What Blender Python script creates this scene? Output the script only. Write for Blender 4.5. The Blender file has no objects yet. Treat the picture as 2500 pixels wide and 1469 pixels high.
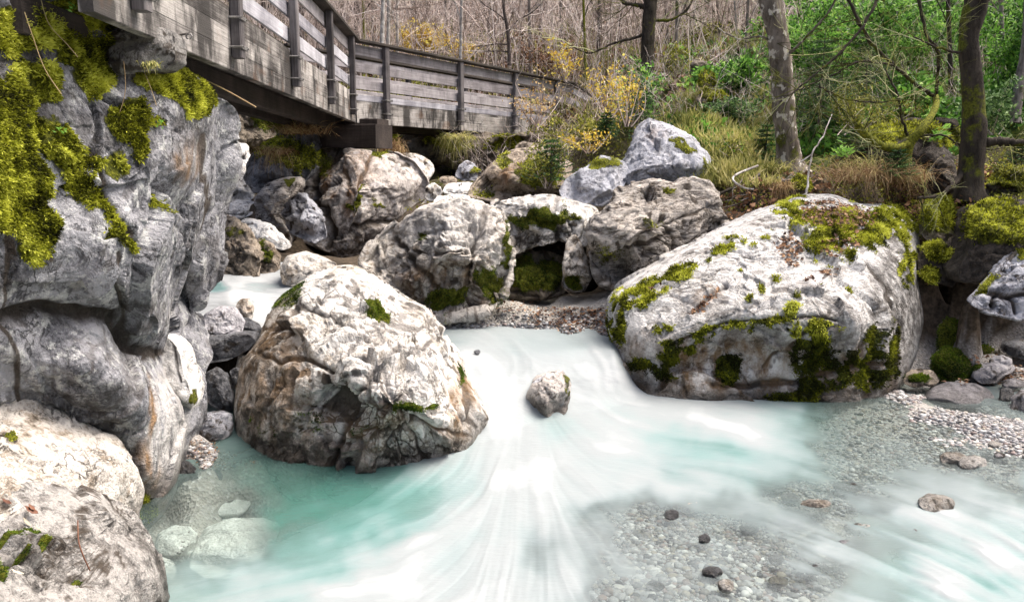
import bpy, math, random
import numpy as np
from mathutils import Vector, Matrix
# ---------------------------------------------------------------- camera, sky, sun, exposure
SC = bpy.context.scene
F_PX = 1962.0
PITCH = math.atan(314.5 / F_PX)
CAM = np.array([0.0, 0.0, 2.5])
cd = bpy.data.cameras.new('camera'); cam = bpy.data.objects.new('camera', cd); SC.collection.objects.link(cam)
cam.location = (0, 0, 2.5); cam.rotation_euler = (math.pi / 2 - PITCH, 0, 0)
cd.sensor_width = 36; cd.lens = F_PX / 2500 * 36; cd.clip_end = 600; cd.clip_start = 0.05
SC.camera = cam
SUN_EL, SUN_AZ = math.radians(62), math.radians(75)      # azimuth clockwise from +Y
wd = bpy.data.worlds.new('World'); SC.world = wd; wd.use_nodes = True
wn = wd.node_tree.nodes; wl = wd.node_tree.links
bgn = wn['Background']; sky = wn.new('ShaderNodeTexSky'); sky.sky_type = 'NISHITA'; sky.sun_disc = False
sky.sun_elevation = SUN_EL; sky.sun_rotation = SUN_AZ; sky.air_density = .6; sky.dust_density = 8.0; sky.ozone_density = 0.3
wl.new(sky.outputs[0], bgn.inputs[0]); bgn.inputs[1].default_value = 0.13
sl = bpy.data.lights.new('sun', 'SUN'); sl.energy = 1.15; sl.angle = math.radians(45); sl.color = (1, .975, .94)
so = bpy.data.objects.new('sun', sl); SC.collection.objects.link(so)
sdir = Vector((math.sin(SUN_AZ) * math.cos(SUN_EL), math.cos(SUN_AZ) * math.cos(SUN_EL), math.sin(SUN_EL)))
so.rotation_euler = (-sdir).to_track_quat('-Z', 'Y').to_euler(); so.location = (10, 5, 30)
SC.view_settings.view_transform = 'Standard'; SC.view_settings.look = 'None'; SC.view_settings.gamma = 1
SC.view_settings.use_curve_mapping = False
SC.view_settings.exposure = 1.42
SC.render.engine = 'CYCLES'
SC.cycles.max_bounces = 6; SC.cycles.diffuse_bounces = 3; SC.cycles.transparent_max_bounces = 12
SC.cycles.use_denoising = True
rng = np.random.default_rng(7)
# ---------------------------------------------------------------- projection of photo pixels into the place
_ct, _st = math.cos(PITCH), math.sin(PITCH)
def ray(px, py):
    a = (np.asarray(px, float) - 1250) / F_PX; b = (734.5 - np.asarray(py, float)) / F_PX
    a, b = np.broadcast_arrays(a, b)
    return np.stack([a, _ct + b * _st, -_st + b * _ct], -1)
def P(px, py, d):
    r = ray(px, py); return CAM + r * (np.asarray(d, float) / r[..., 1])[..., None]
def W(px, py, z=0.0):
    r = ray(px, py); return CAM + r * ((z - CAM[2]) / r[..., 2])[..., None]
def proj(p):
    q = np.asarray(p) - CAM
    w = q[..., 1] * _ct - q[..., 2] * _st; v = q[..., 1] * _st + q[..., 2] * _ct
    return 1250 + F_PX * q[..., 0] / w, 734.5 - F_PX * v / w
# ---------------------------------------------------------------- noise
_r = np.random.default_rng(3)
_perm = np.concatenate([_r.permutation(256)] * 3).astype(np.int32)
_g = _r.normal(size=(256, 3)); _g = (_g / np.linalg.norm(_g, axis=1)[:, None]).astype(np.float32)
_fp = _r.random((256, 3)).astype(np.float32)
_rv = _r.normal(size=(256, 3)).astype(np.float32)
def _h(i, j, k): return _perm[_perm[_perm[i & 255] + (j & 255)] + (k & 255)]
def pn(p):
    p = np.asarray(p, np.float32); b = np.floor(p); f = p - b; b = b.astype(np.int32)
    u = f * f * f * (f * (f * 6 - 15) + 10); r = 0
    for i in (0, 1):
        wi = u[:, 0] if i else 1 - u[:, 0]
        for j in (0, 1):
            wj = u[:, 1] if j else 1 - u[:, 1]
            for k in (0, 1):
                wk = u[:, 2] if k else 1 - u[:, 2]
                g = _g[_h(b[:, 0] + i, b[:, 1] + j, b[:, 2] + k)]
                r = r + wi * wj * wk * (g[:, 0] * (f[:, 0] - i) + g[:, 1] * (f[:, 1] - j) + g[:, 2] * (f[:, 2] - k))
    return r * 1.5
def fbm(p, oct=4, ridge=False, gain=.5):
    s = 0; a = 1; p = np.asarray(p, np.float32)
    for o in range(oct):
        n = pn(p)
        s = s + a * ((.5 - np.abs(n)) * 1.6 - .4 if ridge else n); a *= gain; p = p * 2.03 + 17.3
    return s
def worley(p):
    p = np.asarray(p, np.float32); b = np.floor(p).astype(np.int32); n = len(p)
    F1 = np.full(n, 9., np.float32); F2 = F1.copy(); H1 = np.zeros(n, np.float32); H2 = H1.copy()
    for i in (-1, 0, 1):
        for j in (-1, 0, 1):
            for k in (-1, 0, 1):
                h = _h(b[:, 0] + i, b[:, 1] + j, b[:, 2] + k)
                c = b + np.array([i, j, k]) + _fp[h]; v = (p - c).astype(np.float32)
                dd = np.sqrt((v * v).sum(1)); m = dd < F1
                hh = np.clip((_rv[h] * v).sum(1), -1.1, 1.1) * .8 + (_fp[h, 0] - .5) * .5
                m2 = (dd < F2) & ~m; H2 = np.where(m, H1, np.where(m2, hh, H2)); H1 = np.where(m, hh, H1)
                F2 = np.where(m, F1, np.minimum(F2, dd)); F1 = np.where(m, dd, F1)
    return F1, F2, np.minimum(H1, H2)
def sm(a, b, x): t = np.clip((x - a) / (b - a), 0, 1); return t * t * (3 - 2 * t)
def tps(pts, vals, q, lam=1e-3, blocks=40000):
    pts = np.asarray(pts, float); vals = np.asarray(vals, float); s = np.ptp(pts, 0).max(); m = pts.mean(0)
    a = (pts - m) / s; n = len(a)
    K = lambda A, B: (lambda r2: .5 * r2 * np.log(r2 + 1e-12))(((A[:, None] - B[None]) ** 2).sum(-1))
    M = np.zeros((n + 3, n + 3)); M[:n, :n] = K(a, a) + lam * np.eye(n); M[:n, n] = 1; M[:n, n + 1:] = a; M[n:, :n] = M[:n, n:].T
    w = np.linalg.solve(M, np.concatenate([vals, np.zeros((3,) + vals.shape[1:])]))
    q = (np.asarray(q, float) - m) / s; out = []
    for i in range(0, len(q), blocks):
        b = q[i:i + blocks]; out.append(K(b, a) @ w[:n] + w[n] + b @ w[n + 1:])
    return np.concatenate(out)
def idw(pts, vals, q, p=3.0, eps=.02, blocks=40000):
    pts = np.asarray(pts, np.float32); vals = np.asarray(vals, np.float32); q = np.asarray(q, np.float32); out = []
    for i in range(0, len(q), blocks):
        b = q[i:i + blocks]; d2 = (b[:, 0, None] - pts[None, :, 0]) ** 2 + (b[:, 1, None] - pts[None, :, 1]) ** 2 + np.float32(eps)
        w = (1 / (d2 * d2)) if p == 4 else d2 ** (-p / 2); w /= w.sum(1, keepdims=True); out.append(w @ vals)
    return np.concatenate(out)
# ---------------------------------------------------------------- mesh helpers
def mk(name, V, faces, mat=None, smooth=True, attrs=None, parent=None, origin=None):
    V = np.asarray(V, np.float32); faces = [np.asarray(f, np.int32) for f in (faces if isinstance(faces, list) and np.ndim(faces[0]) == 2 else [faces]) if len(f)]
    o0 = np.zeros(3) if origin is None else np.asarray(origin, float)
    me = bpy.data.meshes.new(name); me.vertices.add(len(V)); me.vertices.foreach_set('co', (V - o0).astype(np.float32).ravel())
    nl = sum(f.size for f in faces); me.loops.add(nl); me.loops.foreach_set('vertex_index', np.concatenate([f.ravel() for f in faces]))
    st = []; s = 0
    for f in faces: st.append(s + np.arange(len(f)) * f.shape[1]); s += f.size
    st = np.concatenate(st); me.polygons.add(len(st)); me.polygons.foreach_set('loop_start', st.astype(np.int32))
    me.update(calc_edges=True)
    me.polygons.foreach_set('use_smooth', np.full(len(st), smooth))
    for k, a in (attrs or {}).items():
        at = me.attributes.new(k, 'FLOAT', 'POINT'); at.data.foreach_set('value', np.asarray(a, np.float32))
    if mat: me.materials.append(mat)
    o = bpy.data.objects.new(name, me); SC.collection.objects.link(o)
    if parent is not None:
        o.parent = parent; o.location = Vector(o0) - Vector(parent.location)
    else: o.location = o0
    return o
def tag(o, label=None, cat=None, group=None, kind=None):
    if label: o['label'] = label
    if cat: o['category'] = cat
    if group: o['group'] = group
    if kind: o['kind'] = kind
    return o
def empty(name, loc, label, cat, group=None):
    o = bpy.data.objects.new(name, None); SC.collection.objects.link(o); o.location = loc; o.empty_display_size = .1
    return tag(o, label, cat, group)
class MB:
    def __init__(s): s.V = []; s.F = {3: [], 4: []}; s.n = 0; s.A = []
    def add(s, V, F, a=0.5):
        V = np.asarray(V); F = np.asarray(F); s.V.append(V); s.F[F.shape[1]].append(F + s.n); s.n += len(V)
        s.A.append(np.broadcast_to(np.asarray(a, float), (len(V),)))
    def build(s, name, mat, parent=None, smooth=True, origin=None):
        if not s.V: return None
        fs = [np.concatenate(s.F[k]) for k in (3, 4) if s.F[k]]
        return mk(name, np.concatenate(s.V), fs, mat, smooth, {'tint': np.concatenate(s.A)}, parent, origin)
def tube(mb, pts, rad, sides=6, tint=.5, cap=True):
    pts = np.asarray(pts, float); n = len(pts); rad = np.broadcast_to(rad, (n,))
    t = np.gradient(pts, axis=0); t /= np.linalg.norm(t, axis=1)[:, None] + 1e-9
    ref = np.array([0., 0, 1]) if abs(t[0, 2]) < .8 else np.array([1., 0, 0])
    u = np.cross(t, ref); u /= np.linalg.norm(u, axis=1)[:, None] + 1e-9; v = np.cross(t, u)
    a = np.arange(sides) / sides * 2 * np.pi
    R = pts[:, None] + rad[:, None, None] * (u[:, None] * np.cos(a)[None, :, None] + v[:, None] * np.sin(a)[None, :, None])
    i = np.arange(n - 1)[:, None] * sides; j = np.arange(sides)[None]; k = (j + 1) % sides
    mb.add(R.reshape(-1, 3), np.stack([i + j, i + k, i + sides + k, i + sides + j], -1).reshape(-1, 4), tint)
def spline(pts, n):
    pts = np.asarray(pts, float); m = len(pts); t = np.linspace(0, m - 1, n); i = np.clip(t.astype(int), 0, m - 2); f = (t - i)[:, None]
    g = lambda k: pts[np.clip(k, 0, m - 1)]
    a, b, c, d = g(i - 1), g(i), g(i + 1), g(i + 2)
    return .5 * (2 * b + (c - a) * f + (2 * a - 5 * b + 4 * c - d) * f ** 2 + (3 * b - a - 3 * c + d) * f ** 3)
def unit(v): return v / (np.linalg.norm(v, axis=-1, keepdims=True) + 1e-9)
def leaves(mb, pos, direc, size, aspect=.45, fold=.15, tint=None, r=rng, face=None):
    """leaf-sized folded rhombs; direc = pointing direction per leaf"""
    n = len(pos)
    if n == 0: return
    direc = unit(np.asarray(direc, float)); size = np.broadcast_to(size, (n,))[:, None]
    side = unit(np.cross(direc, unit(r.normal(size=(n, 3))) if face is None else face)); nr = np.cross(side, direc)
    a = pos; c = pos + direc * size; m = pos + direc * size * .45
    b = m + side * size * aspect * .5 + nr * size * fold; d = m - side * size * aspect * .5 + nr * size * fold
    V = np.stack([a, b, c, d], 1).reshape(-1, 3); i = np.arange(n)[:, None] * 4
    F = np.concatenate([i + [0, 1, 2], i + [0, 2, 3]])
    mb.add(V, F, np.repeat(r.random(n) if tint is None else np.broadcast_to(tint, (n,)), 4))
# ---------------------------------------------------------------- materials
def newmat(name):
    m = bpy.data.materials.new(name); m.use_nodes = True; nt = m.node_tree; nt.nodes.clear()
    return m, nt.nodes, nt.links
class NB:
    def __init__(s, name):
        s.m, s.N, s.L = newmat(name); s.out = s.N.new('ShaderNodeOutputMaterial')
        s.pos = s.N.new('ShaderNodeNewGeometry').outputs['Position']
    def link(s, a, b):
        if hasattr(a, 'is_output') or hasattr(a, 'links'): s.L.new(a, b)
        else: b.default_value = a
    def attr(s, n): x = s.N.new('ShaderNodeAttribute'); x.attribute_name = n; return x.outputs['Fac']
    def objc(s): return s.N.new('ShaderNodeTexCoord').outputs['Object']
    def rand(s): return s.N.new('ShaderNodeObjectInfo').outputs['Random']
    def scale(s, v, sc, rot=(0, 0, 0), loc=(0, 0, 0)):
        x = s.N.new('ShaderNodeMapping'); s.L.new(v, x.inputs[0]); x.inputs['Scale'].default_value = sc; x.inputs['Rotation'].default_value = rot
        s.link(loc, x.inputs['Location']); return x.outputs[0]
    def noise(s, v, sc, det=4, rough=.55, dist=0, out=0):
        x = s.N.new('ShaderNodeTexNoise'); s.L.new(v, x.inputs['Vector']); x.inputs['Scale'].default_value = sc
        x.inputs['Detail'].default_value = det; x.inputs['Roughness'].default_value = rough; x.inputs['Distortion'].default_value = dist
        return x.outputs[out]
    def vor(s, v, sc, feat='F1', out='Distance'):
        x = s.N.new('ShaderNodeTexVoronoi'); x.feature = feat; s.L.new(v, x.inputs['Vector']); x.inputs['Scale'].default_value = sc; return x.outputs[out]
    def ramp(s, f, st):
        x = s.N.new('ShaderNodeValToRGB'); s.L.new(f, x.inputs[0]); e = x.color_ramp.elements
        while len(e) > len(st): e.remove(e[-1])
        while len(e) < len(st): e.new(.5)
        for q, (p, c) in zip(e, st): q.position = p; q.color = (tuple(c) + (1,))[:4] if hasattr(c, '__len__') else (c, c, c, 1)
        return x.outputs[0]
    def rng(s, f, a, b, c=0, d=1):
        x = s.N.new('ShaderNodeMapRange'); s.link(f, x.inputs[0])
        for i, q in enumerate((a, b, c, d)): x.inputs[i + 1].default_value = q
        return x.outputs[0]
    def math(s, op, a, b=0, clamp=False):
        x = s.N.new('ShaderNodeMath'); x.operation = op; x.use_clamp = clamp; s.link(a, x.inputs[0]); s.link(b, x.inputs[1]); return x.outputs[0]
    def mix(s, f, a, b, mode='MIX'):
        x = s.N.new('ShaderNodeMix'); x.data_type = 'RGBA'; x.blend_type = mode
        s.link(f, x.inputs[0])
        for q, i in ((a, 6), (b, 7)): s.link((tuple(q) + (1,))[:4] if isinstance(q, (tuple, list)) else q, x.inputs[i])
        return x.outputs[2]
    def bump(s, h, st=.5, dist=.02, n=None):
        x = s.N.new('ShaderNodeBump'); x.inputs['Strength'].default_value = st; x.inputs['Distance'].default_value = dist; s.L.new(h, x.inputs['Height'])
        if n: s.L.new(n, x.inputs['Normal'])
        return x.outputs[0]
    def pbsdf(s, col, rough=.8, spec=.3, normal=None):
        x = s.N.new('ShaderNodeBsdfPrincipled'); s.link((tuple(col) + (1,))[:4] if isinstance(col, (tuple, list)) else col, x.inputs['Base Color'])
        s.link(rough, x.inputs['Roughness']); s.link(spec, x.inputs['Specular IOR Level'])
        if normal: s.L.new(normal, x.inputs['Normal'])
        return x.outputs[0]
    def mixsh(s, f, a, b):
        x = s.N.new('ShaderNodeMixShader'); s.link(f, x.inputs[0]); s.L.new(a, x.inputs[1]); s.L.new(b, x.inputs[2]); return x.outputs[0]
    def done(s, sh): s.L.new(sh, s.out.inputs[0]); return s.m
def rock_mat(name, light, mid, dark, stain=(.20, .11, .05), lich=None, lichamt=.5, scale=1.0, streak=(1, 1, 1), rough=.85, contrast=1.0, pit=.5, moss=((.03, .04, .005), (.22, .23, .015)), wet=.0):
    b = NB(name); v = b.scale(b.pos, tuple(scale * k for k in streak))
    n1 = b.noise(v, 1.7, 9, .7, .2); n2 = b.noise(v, 9, 6, .65); n3 = b.noise(b.pos, 45 * scale, 4, .6)
    f = b.math('ADD', b.math('MULTIPLY', n1, .5), b.math('ADD', b.math('MULTIPLY', n2, .35), b.math('MULTIPLY', n3, .15)))
    w = .095 / contrast
    c = b.ramp(f, [(.47 - w, dark), (.47 - w * .3, mid), (.47 + w * .35, light), (.5 + w * 1.2, tuple(min(.85, x * 1.12) for x in light))])
    # fine dark lichen flecks and pits
    fl = b.noise(v, 26, 3, .7, .3); c = b.mix(b.math('MULTIPLY', b.rng(fl, .61, .69), pit * .8), c, tuple(x * .30 for x in mid))
    vn = b.noise(v, 5.0, 6, .62, .7); vl = b.rng(b.math('ABSOLUTE', b.math('SUBTRACT', vn, .5)), .0, .028, 1, 0); vl = b.math('MULTIPLY', vl, b.rng(b.noise(v, 2.3, 4, .6), .47, .62)); c = b.mix(b.math('MULTIPLY', vl, pit), c, tuple(x * .22 for x in mid))
    vn2 = b.noise(v, 15.0, 5, .62, .5); vl2 = b.math('MULTIPLY', b.rng(b.math('ABSOLUTE', b.math('SUBTRACT', vn2, .5)), .0, .035, 1, 0), b.rng(b.noise(v, 4.1, 3, .6), .5, .65)); c = b.mix(b.math('MULTIPLY', vl2, pit * .8), c, tuple(x * .25 for x in mid))
    if lich:
        l1 = b.noise(v, 5.5, 7, .75, .15); c = b.mix(b.math('MULTIPLY', b.rng(l1, .64 - .12 * lichamt, .70 - .12 * lichamt), .85), c, lich)
        l2 = b.noise(b.scale(v, (1, 1, .6)), 20, 5, .75, .1); c = b.mix(b.math('MULTIPLY', b.rng(l2, .62, .67), .7), c, lich)
    cr = b.rng(b.attr('crack'), .25, .75); c = b.mix(b.math('MULTIPLY', cr, .9, True), c, (.055, .042, .03))
    c = b.mix(b.math('MULTIPLY', b.attr('bleach'), b.rng(b.noise(b.scale(b.pos, (1, 1, .3)), 8, 6, .65), .34, .5)), c, b.mix(n2, (.32, .30, .275), (.70, .69, .67)))  # pale tone: washed rock on the cliff, painted top light on the boulders
    stn = b.math('MULTIPLY', b.attr('stain'), b.rng(b.noise(b.scale(b.pos, (1, 1, .35)), 6, 5, .6), .35, .6)); c = b.mix(stn, c, stain)
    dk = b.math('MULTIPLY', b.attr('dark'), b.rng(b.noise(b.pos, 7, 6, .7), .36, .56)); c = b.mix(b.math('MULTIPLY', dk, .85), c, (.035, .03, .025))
    mn = b.noise(b.pos, 38, 5, .7); mc = b.ramp(mn, [(.35, moss[0]), (.52, tuple((x + y) / 2 for x, y in zip(*moss))), (.66, moss[1])])
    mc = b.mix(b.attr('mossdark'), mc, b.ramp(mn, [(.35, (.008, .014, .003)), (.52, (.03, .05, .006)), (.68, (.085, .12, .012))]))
    mm = b.rng(b.math('ADD', b.attr('moss'), b.math('MULTIPLY', b.math('SUBTRACT', b.noise(b.pos, 9, 8, .75), .5), 1.5)), .41, .58)
    c = b.mix(mm, c, mc)
    h = b.math('ADD', b.math('SUBTRACT', b.math('MULTIPLY', n2, .9), b.math('ADD', b.math('MULTIPLY', vl, .22), b.math('MULTIPLY', vl2, .14))), b.math('ADD', b.math('MULTIPLY', n3, .35), b.math('MULTIPLY', mn, b.math('MULTIPLY', mm, .8))))
    nb = b.bump(h, 1.0, .06)
    sp = b.N.new('ShaderNodeSeparateXYZ'); b.L.new(b.pos, sp.inputs[0])
    wz = b.math('ADD', sp.outputs[2], b.math('MULTIPLY', b.math('SUBTRACT', b.noise(b.pos, 3.5, 5, .6), .5), .30)); wt = b.math('MULTIPLY', b.rng(wz, .06, .24, 1, 0), b.rng(sp.outputs[2], -.08, -.02))
    c = b.mix(b.math('MULTIPLY', wt, .8), c, b.mix(.9, c, (.09, .075, .055), 'MULTIPLY')); rough = b.rng(wt, 0, 1, rough, .35)
    return b.done(b.pbsdf(c, rough, .25 + wet, nb))
def leaf_mat(name, cols, rough=.6, trans=.3, big=None):
    b = NB(name); t = b.attr('tint'); n = b.noise(b.pos, 3, 2)
    f = b.math('ADD', b.math('MULTIPLY', t, .75), b.math('MULTIPLY', b.math('SUBTRACT', n, .5), 1.0), True)
    k = len(cols); c = b.ramp(f, [((i + .5) / k, x) for i, x in enumerate(cols)])
    tr = b.N.new('ShaderNodeBsdfTranslucent'); b.L.new(c, tr.inputs[0])
    return b.done(b.mixsh(trans, b.pbsdf(c, rough, .25), tr.outputs[0]))
def bark_mat(name, light, dark, moss=None, mossamt=.5, lich=None, sc=1):
    b = NB(name); v = b.scale(b.pos, (sc, sc, sc * .35))
    n = b.noise(v, 9, 8, .65, .4); c = b.ramp(n, [(.35, dark), (.62, light)])
    if lich: c = b.mix(b.rng(b.noise(b.pos, 6 * sc, 3, .5), .56, .60), c, lich)
    h = b.noise(v, 25, 5, .7)
    if moss:
        mn = b.noise(b.pos, 40, 5, .7); mc = b.ramp(mn, [(.35, (.03, .035, .008)), (.65, moss)])
        c = b.mix(b.rng(b.noise(b.pos, 2.2, 5, .65), .64 - .3 * mossamt, .70 - .3 * mossamt), c, mc)
    return b.done(b.pbsdf(c, .9, .15, b.bump(h, .9, .03)))
def wood_mat(name, light, dark, stain=None, samt=.0, drip=.4):
    b = NB(name); oc = b.objc(); r = b.rand()
    loc = b.N.new('ShaderNodeCombineXYZ'); b.L.new(b.math('MULTIPLY', r, 37), loc.inputs[0]); b.L.new(b.math('MULTIPLY', r, 11), loc.inputs[1])
    v = b.scale(oc, (.5, 22, 22), loc=loc.outputs[0]); g = b.noise(v, 2.4, 8, .75, .2)
    v2 = b.scale(oc, (1, 1, 1), loc=loc.outputs[0]); pch = b.noise(v2, 1.3, 5, .65)
    f = b.math('ADD', b.math('MULTIPLY', g, .45), b.math('MULTIPLY', pch, .55))
    f = b.math('ADD', f, b.math('MULTIPLY', b.math('SUBTRACT', r, .5), .12))
    c = b.ramp(f, [(.38, dark), (.5, tuple((x + y) / 2 for x, y in zip(light, dark))), (.62, light)])
    dr = b.noise(b.scale(b.pos, (2.4, 1.0, .45)), 1.7, 7, .7)
    c = b.mix(b.math('MULTIPLY', b.rng(dr, .47, .58), drip), c, tuple(x * .5 for x in dark))
    if stain: c = b.mix(b.math('MULTIPLY', b.rng(b.noise(v2, 2.1, 3, .6, .5), .58, .68), samt), c, stain)
    return b.done(b.pbsdf(c, .75, .25, b.bump(g, .6, .012)))
M = {}
M['cliff'] = rock_mat('cliff_rock', (.30, .303, .318), (.125, .128, .14), (.030, .030, .033), stain=(.25, .155, .08), lich=(.55, .56, .54), lichamt=.9, contrast=.95, pit=.9)
M['pale'] = rock_mat('pale_limestone', (.70, .68, .635), (.42, .375, .31), (.08, .065, .048), stain=(.24, .15, .075), contrast=1.0, pit=.95)
M['pale2'] = rock_mat('warm_limestone', (.60, .565, .51), (.34, .29, .23), (.085, .065, .045), stain=(.22, .13, .06), contrast=1.05, pit=.95, scale=1.2)
M['slab'] = rock_mat('slab_limestone', (.62, .61, .585), (.40, .385, .36), (.11, .095, .08), stain=(.20, .13, .07), contrast=.95, pit=.9, streak=(1, 1.6, 1.6))
M['grey'] = rock_mat('blue_grey_rock', (.43, .44, .475), (.20, .205, .23), (.05, .05, .055), lich=(.55, .56, .56), lichamt=.3, contrast=1.0)
M['strat'] = rock_mat('banded_rock', (.50, .46, .41), (.22, .19, .16), (.05, .042, .035), streak=(1, 1, 4), contrast=1.1, scale=1.2)
M['brown'] = rock_mat('brown_rock', (.40, .34, .27), (.20, .155, .11), (.05, .04, .03), contrast=1.1, scale=1.6)
M['white'] = rock_mat('white_washed_rock', (.78, .77, .74), (.60, .58, .54), (.25, .23, .20), contrast=.8, pit=.5)
M['dark'] = rock_mat('dark_wet_rock', (.15, .155, .165), (.07, .07, .075), (.02, .02, .022), contrast=1.2, rough=.45, wet=.2, lich=(.42, .42, .42), lichamt=.2, scale=2)
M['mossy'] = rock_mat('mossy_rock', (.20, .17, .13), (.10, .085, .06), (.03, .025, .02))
M['pier'] = rock_mat('pitted_beige_rock', (.52, .48, .44), (.27, .24, .215), (.06, .05, .045), lich=(.50, .51, .54), lichamt=.6, contrast=1.0)
M['silted'] = rock_mat('silted_underwater_rock', (.76, .77, .73), (.66, .66, .62), (.48, .47, .44), contrast=.6, pit=.15)
M['corner'] = rock_mat('lichen_spotted_rock', (.38, .365, .34), (.16, .15, .138), (.045, .042, .036), lich=(.55, .54, .50), lichamt=.3, contrast=1.0, scale=1.3)
M['shade_rock'] = rock_mat('shade_black_rock', (.06, .05, .04), (.03, .025, .02), (.012, .010, .008))  # near-black colour paints the shade of hollows onto the rock
M['river'] = rock_mat('river_stone', (.52, .51, .53), (.38, .37, .39), (.18, .175, .18), contrast=.7, pit=.25, scale=1.5)
M['concrete'] = rock_mat('rough_concrete', (.34, .33, .31), (.21, .20, .19), (.07, .065, .06), scale=3, contrast=1)
M['earth'] = None
def build_earth():
    b = NB('earth_and_gravel'); n = b.noise(b.pos, 1.1, 6, .65); n2 = b.noise(b.pos, 14, 5, .7)
    soil = b.ramp(b.math('ADD', b.math('MULTIPLY', n, .5), b.math('MULTIPLY', n2, .5)), [(.36, (.012, .010, .007)), (.5, (.055, .042, .028)), (.64, (.14, .105, .075))])
    gr = b.vor(b.pos, 34, out='Color'); gb = b.N.new('ShaderNodeRGBToBW'); b.L.new(gr, gb.inputs[0])
    grav = b.ramp(gb.outputs[0], [(.1, (.08, .08, .08)), (.35, (.26, .25, .235)), (.65, (.42, .41, .40)), (.95, (.65, .64, .62))])
    grav = b.mix(b.rng(n2, .45, .6), (.34, .32, .29), grav)
    c = b.mix(b.attr('gravel'), soil, grav); c = b.mix(b.attr('silt'), c, b.mix(n2, (.30, .285, .25), (.44, .42, .375)))
    gn = b.ramp(b.noise(b.pos, 9, 6, .7), [(.4, (.03, .045, .01)), (.62, (.13, .17, .03))])
    c = b.mix(b.math('MULTIPLY', b.attr('green'), b.rng(b.noise(b.pos, 2.5, 5, .7), .38, .52)), c, gn)
    return b.done(b.pbsdf(c, .9, .2, b.bump(b.math('ADD', n2, b.math('MULTIPLY', b.vor(b.pos, 34), b.attr('gravel'))), .8, .03)))
M['earth'] = build_earth()
def build_water():
    b = NB('milky_stream_water'); fo = b.attr('foam'); te = b.attr('teal'); cl = b.attr('clear'); st = b.attr('streak')
    s2 = b.math('MULTIPLY', b.math('SUBTRACT', st, .5), 1.0)
    wv = b.noise(b.pos, 2.2, 5, .6, 1.2); wv2 = b.noise(b.scale(b.pos, (3, 9, 3), rot=(0, 0, -.35)), 3, 5, .65)
    k = b.math('SUBTRACT', 1, b.math('ABSOLUTE', b.math('SUBTRACT', b.math('MULTIPLY', fo, 2), 1.1)))   # strongest where half foam
    f = b.math('ADD', fo, b.math('MULTIPLY', b.math('ADD', s2, b.math('MULTIPLY', b.math('SUBTRACT', wv, .5), .35)), b.math('ADD', .20, b.math('MULTIPLY', k, .55))), True)
    body = b.mix(te, (.22, .25, .25), (.038, .135, .108))
    c = b.mix(b.rng(f, .0, .45), body, b.mix(te, (.25, .30, .305), (.12, .245, .235))); c = b.mix(b.rng(f, .3, .78), c, (.26, .288, .292)); c = b.mix(b.rng(f, .82, 1.0), c, (.37, .39, .395))
    fs = b.math('MULTIPLY', cl, b.math('SUBTRACT', 1, b.math('MULTIPLY', b.rng(f, .05, .75), .95)), True)
    tr = b.N.new('ShaderNodeBsdfTransparent'); tr.inputs[0].default_value = (.86, .93, .92, 1)
    nb = b.bump(b.math('ADD', b.math('MULTIPLY', st, .6), b.math('MULTIPLY', wv2, .4)), .3, .05)
    di = b.pbsdf(c, b.rng(f, 0, 1, .22, .7), b.rng(f, 0, 1, .4, .1), nb)
    gl = b.N.new('ShaderNodeBsdfGlossy'); gl.inputs['Roughness'].default_value = .16; b.L.new(nb, gl.inputs['Normal'])
    fr = b.N.new('ShaderNodeFresnel'); fr.inputs[0].default_value = 1.33; b.L.new(nb, fr.inputs['Normal'])
    t2 = b.mixsh(fr.outputs[0], tr.outputs[0], gl.outputs[0])
    return b.done(b.mixsh(fs, di, t2))
M['water'] = build_water()
def attr_ramp(name, cols, rough=.7, noise=0, spec=.3):
    b = NB(name); k = len(cols); t = b.attr('tint')
    if noise: t = b.math('ADD', t, b.math('MULTIPLY', b.math('SUBTRACT', b.noise(b.pos, 25, 5, .6), .5), noise), True)
    return b.done(b.pbsdf(b.ramp(t, [((i + .5) / k, x) for i, x in enumerate(cols)]), rough, spec))
PEB = [(.04, .04, .045), (.32, .32, .315), (.11, .11, .115), (.46, .455, .44), (.20, .19, .18), (.24, .18, .16), (.24, .245, .26), (.60, .59, .57), (.33, .29, .23), (.08, .08, .085), (.36, .36, .36)]
M['pebble'] = attr_ramp('pebble_mix', PEB, .55, .06)
def build_peb():
    b = NB('single_pebble'); k = len(PEB); c = b.ramp(b.rand(), [((i + .5) / k, x) for i, x in enumerate(PEB)])
    n = b.noise(b.objc(), 30, 5, .7); c = b.mix(b.rng(n, .45, .75, 0, .5), c, tuple(x * .5 for x in (.3, .29, .28)))
    return b.done(b.pbsdf(c, .5, .35, b.bump(n, .3, .01)))
M['peb1'] = build_peb()
M['moss_y'] = leaf_mat('yellow_moss', [(.02, .022, .003), (.17, .185, .008), (.50, .52, .05), (.80, .82, .16)], .9, .2)
M['moss_g'] = leaf_mat('green_moss', [(.012, .025, .003), (.045, .08, .007), (.12, .19, .014), (.26, .32, .025)], .9, .2)
M['leaf_green'] = leaf_mat('green_leaves', [(.03, .08, .012), (.12, .29, .045), (.28, .54, .09), (.55, .76, .2)], .5, .35)
M['leaf_teal'] = leaf_mat('bluish_leaves', [(.03, .07, .02), (.10, .19, .06), (.23, .37, .13), (.44, .56, .25)], .5, .35)
M['leaf_olive'] = leaf_mat('olive_undergrowth', [(.06, .065, .012), (.19, .20, .035), (.36, .37, .06), (.52, .50, .11)], .7, .3)
M['leaf_yellow'] = leaf_mat('yellow_leaves', [(.45, .30, .03), (.70, .52, .07), (.85, .70, .14), (.75, .72, .2)], .5, .4)
M['leaf_gold'] = leaf_mat('golden_leaves', [(.45, .27, .09), (.66, .45, .17), (.78, .60, .28), (.85, .74, .44)], .5, .4)
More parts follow.
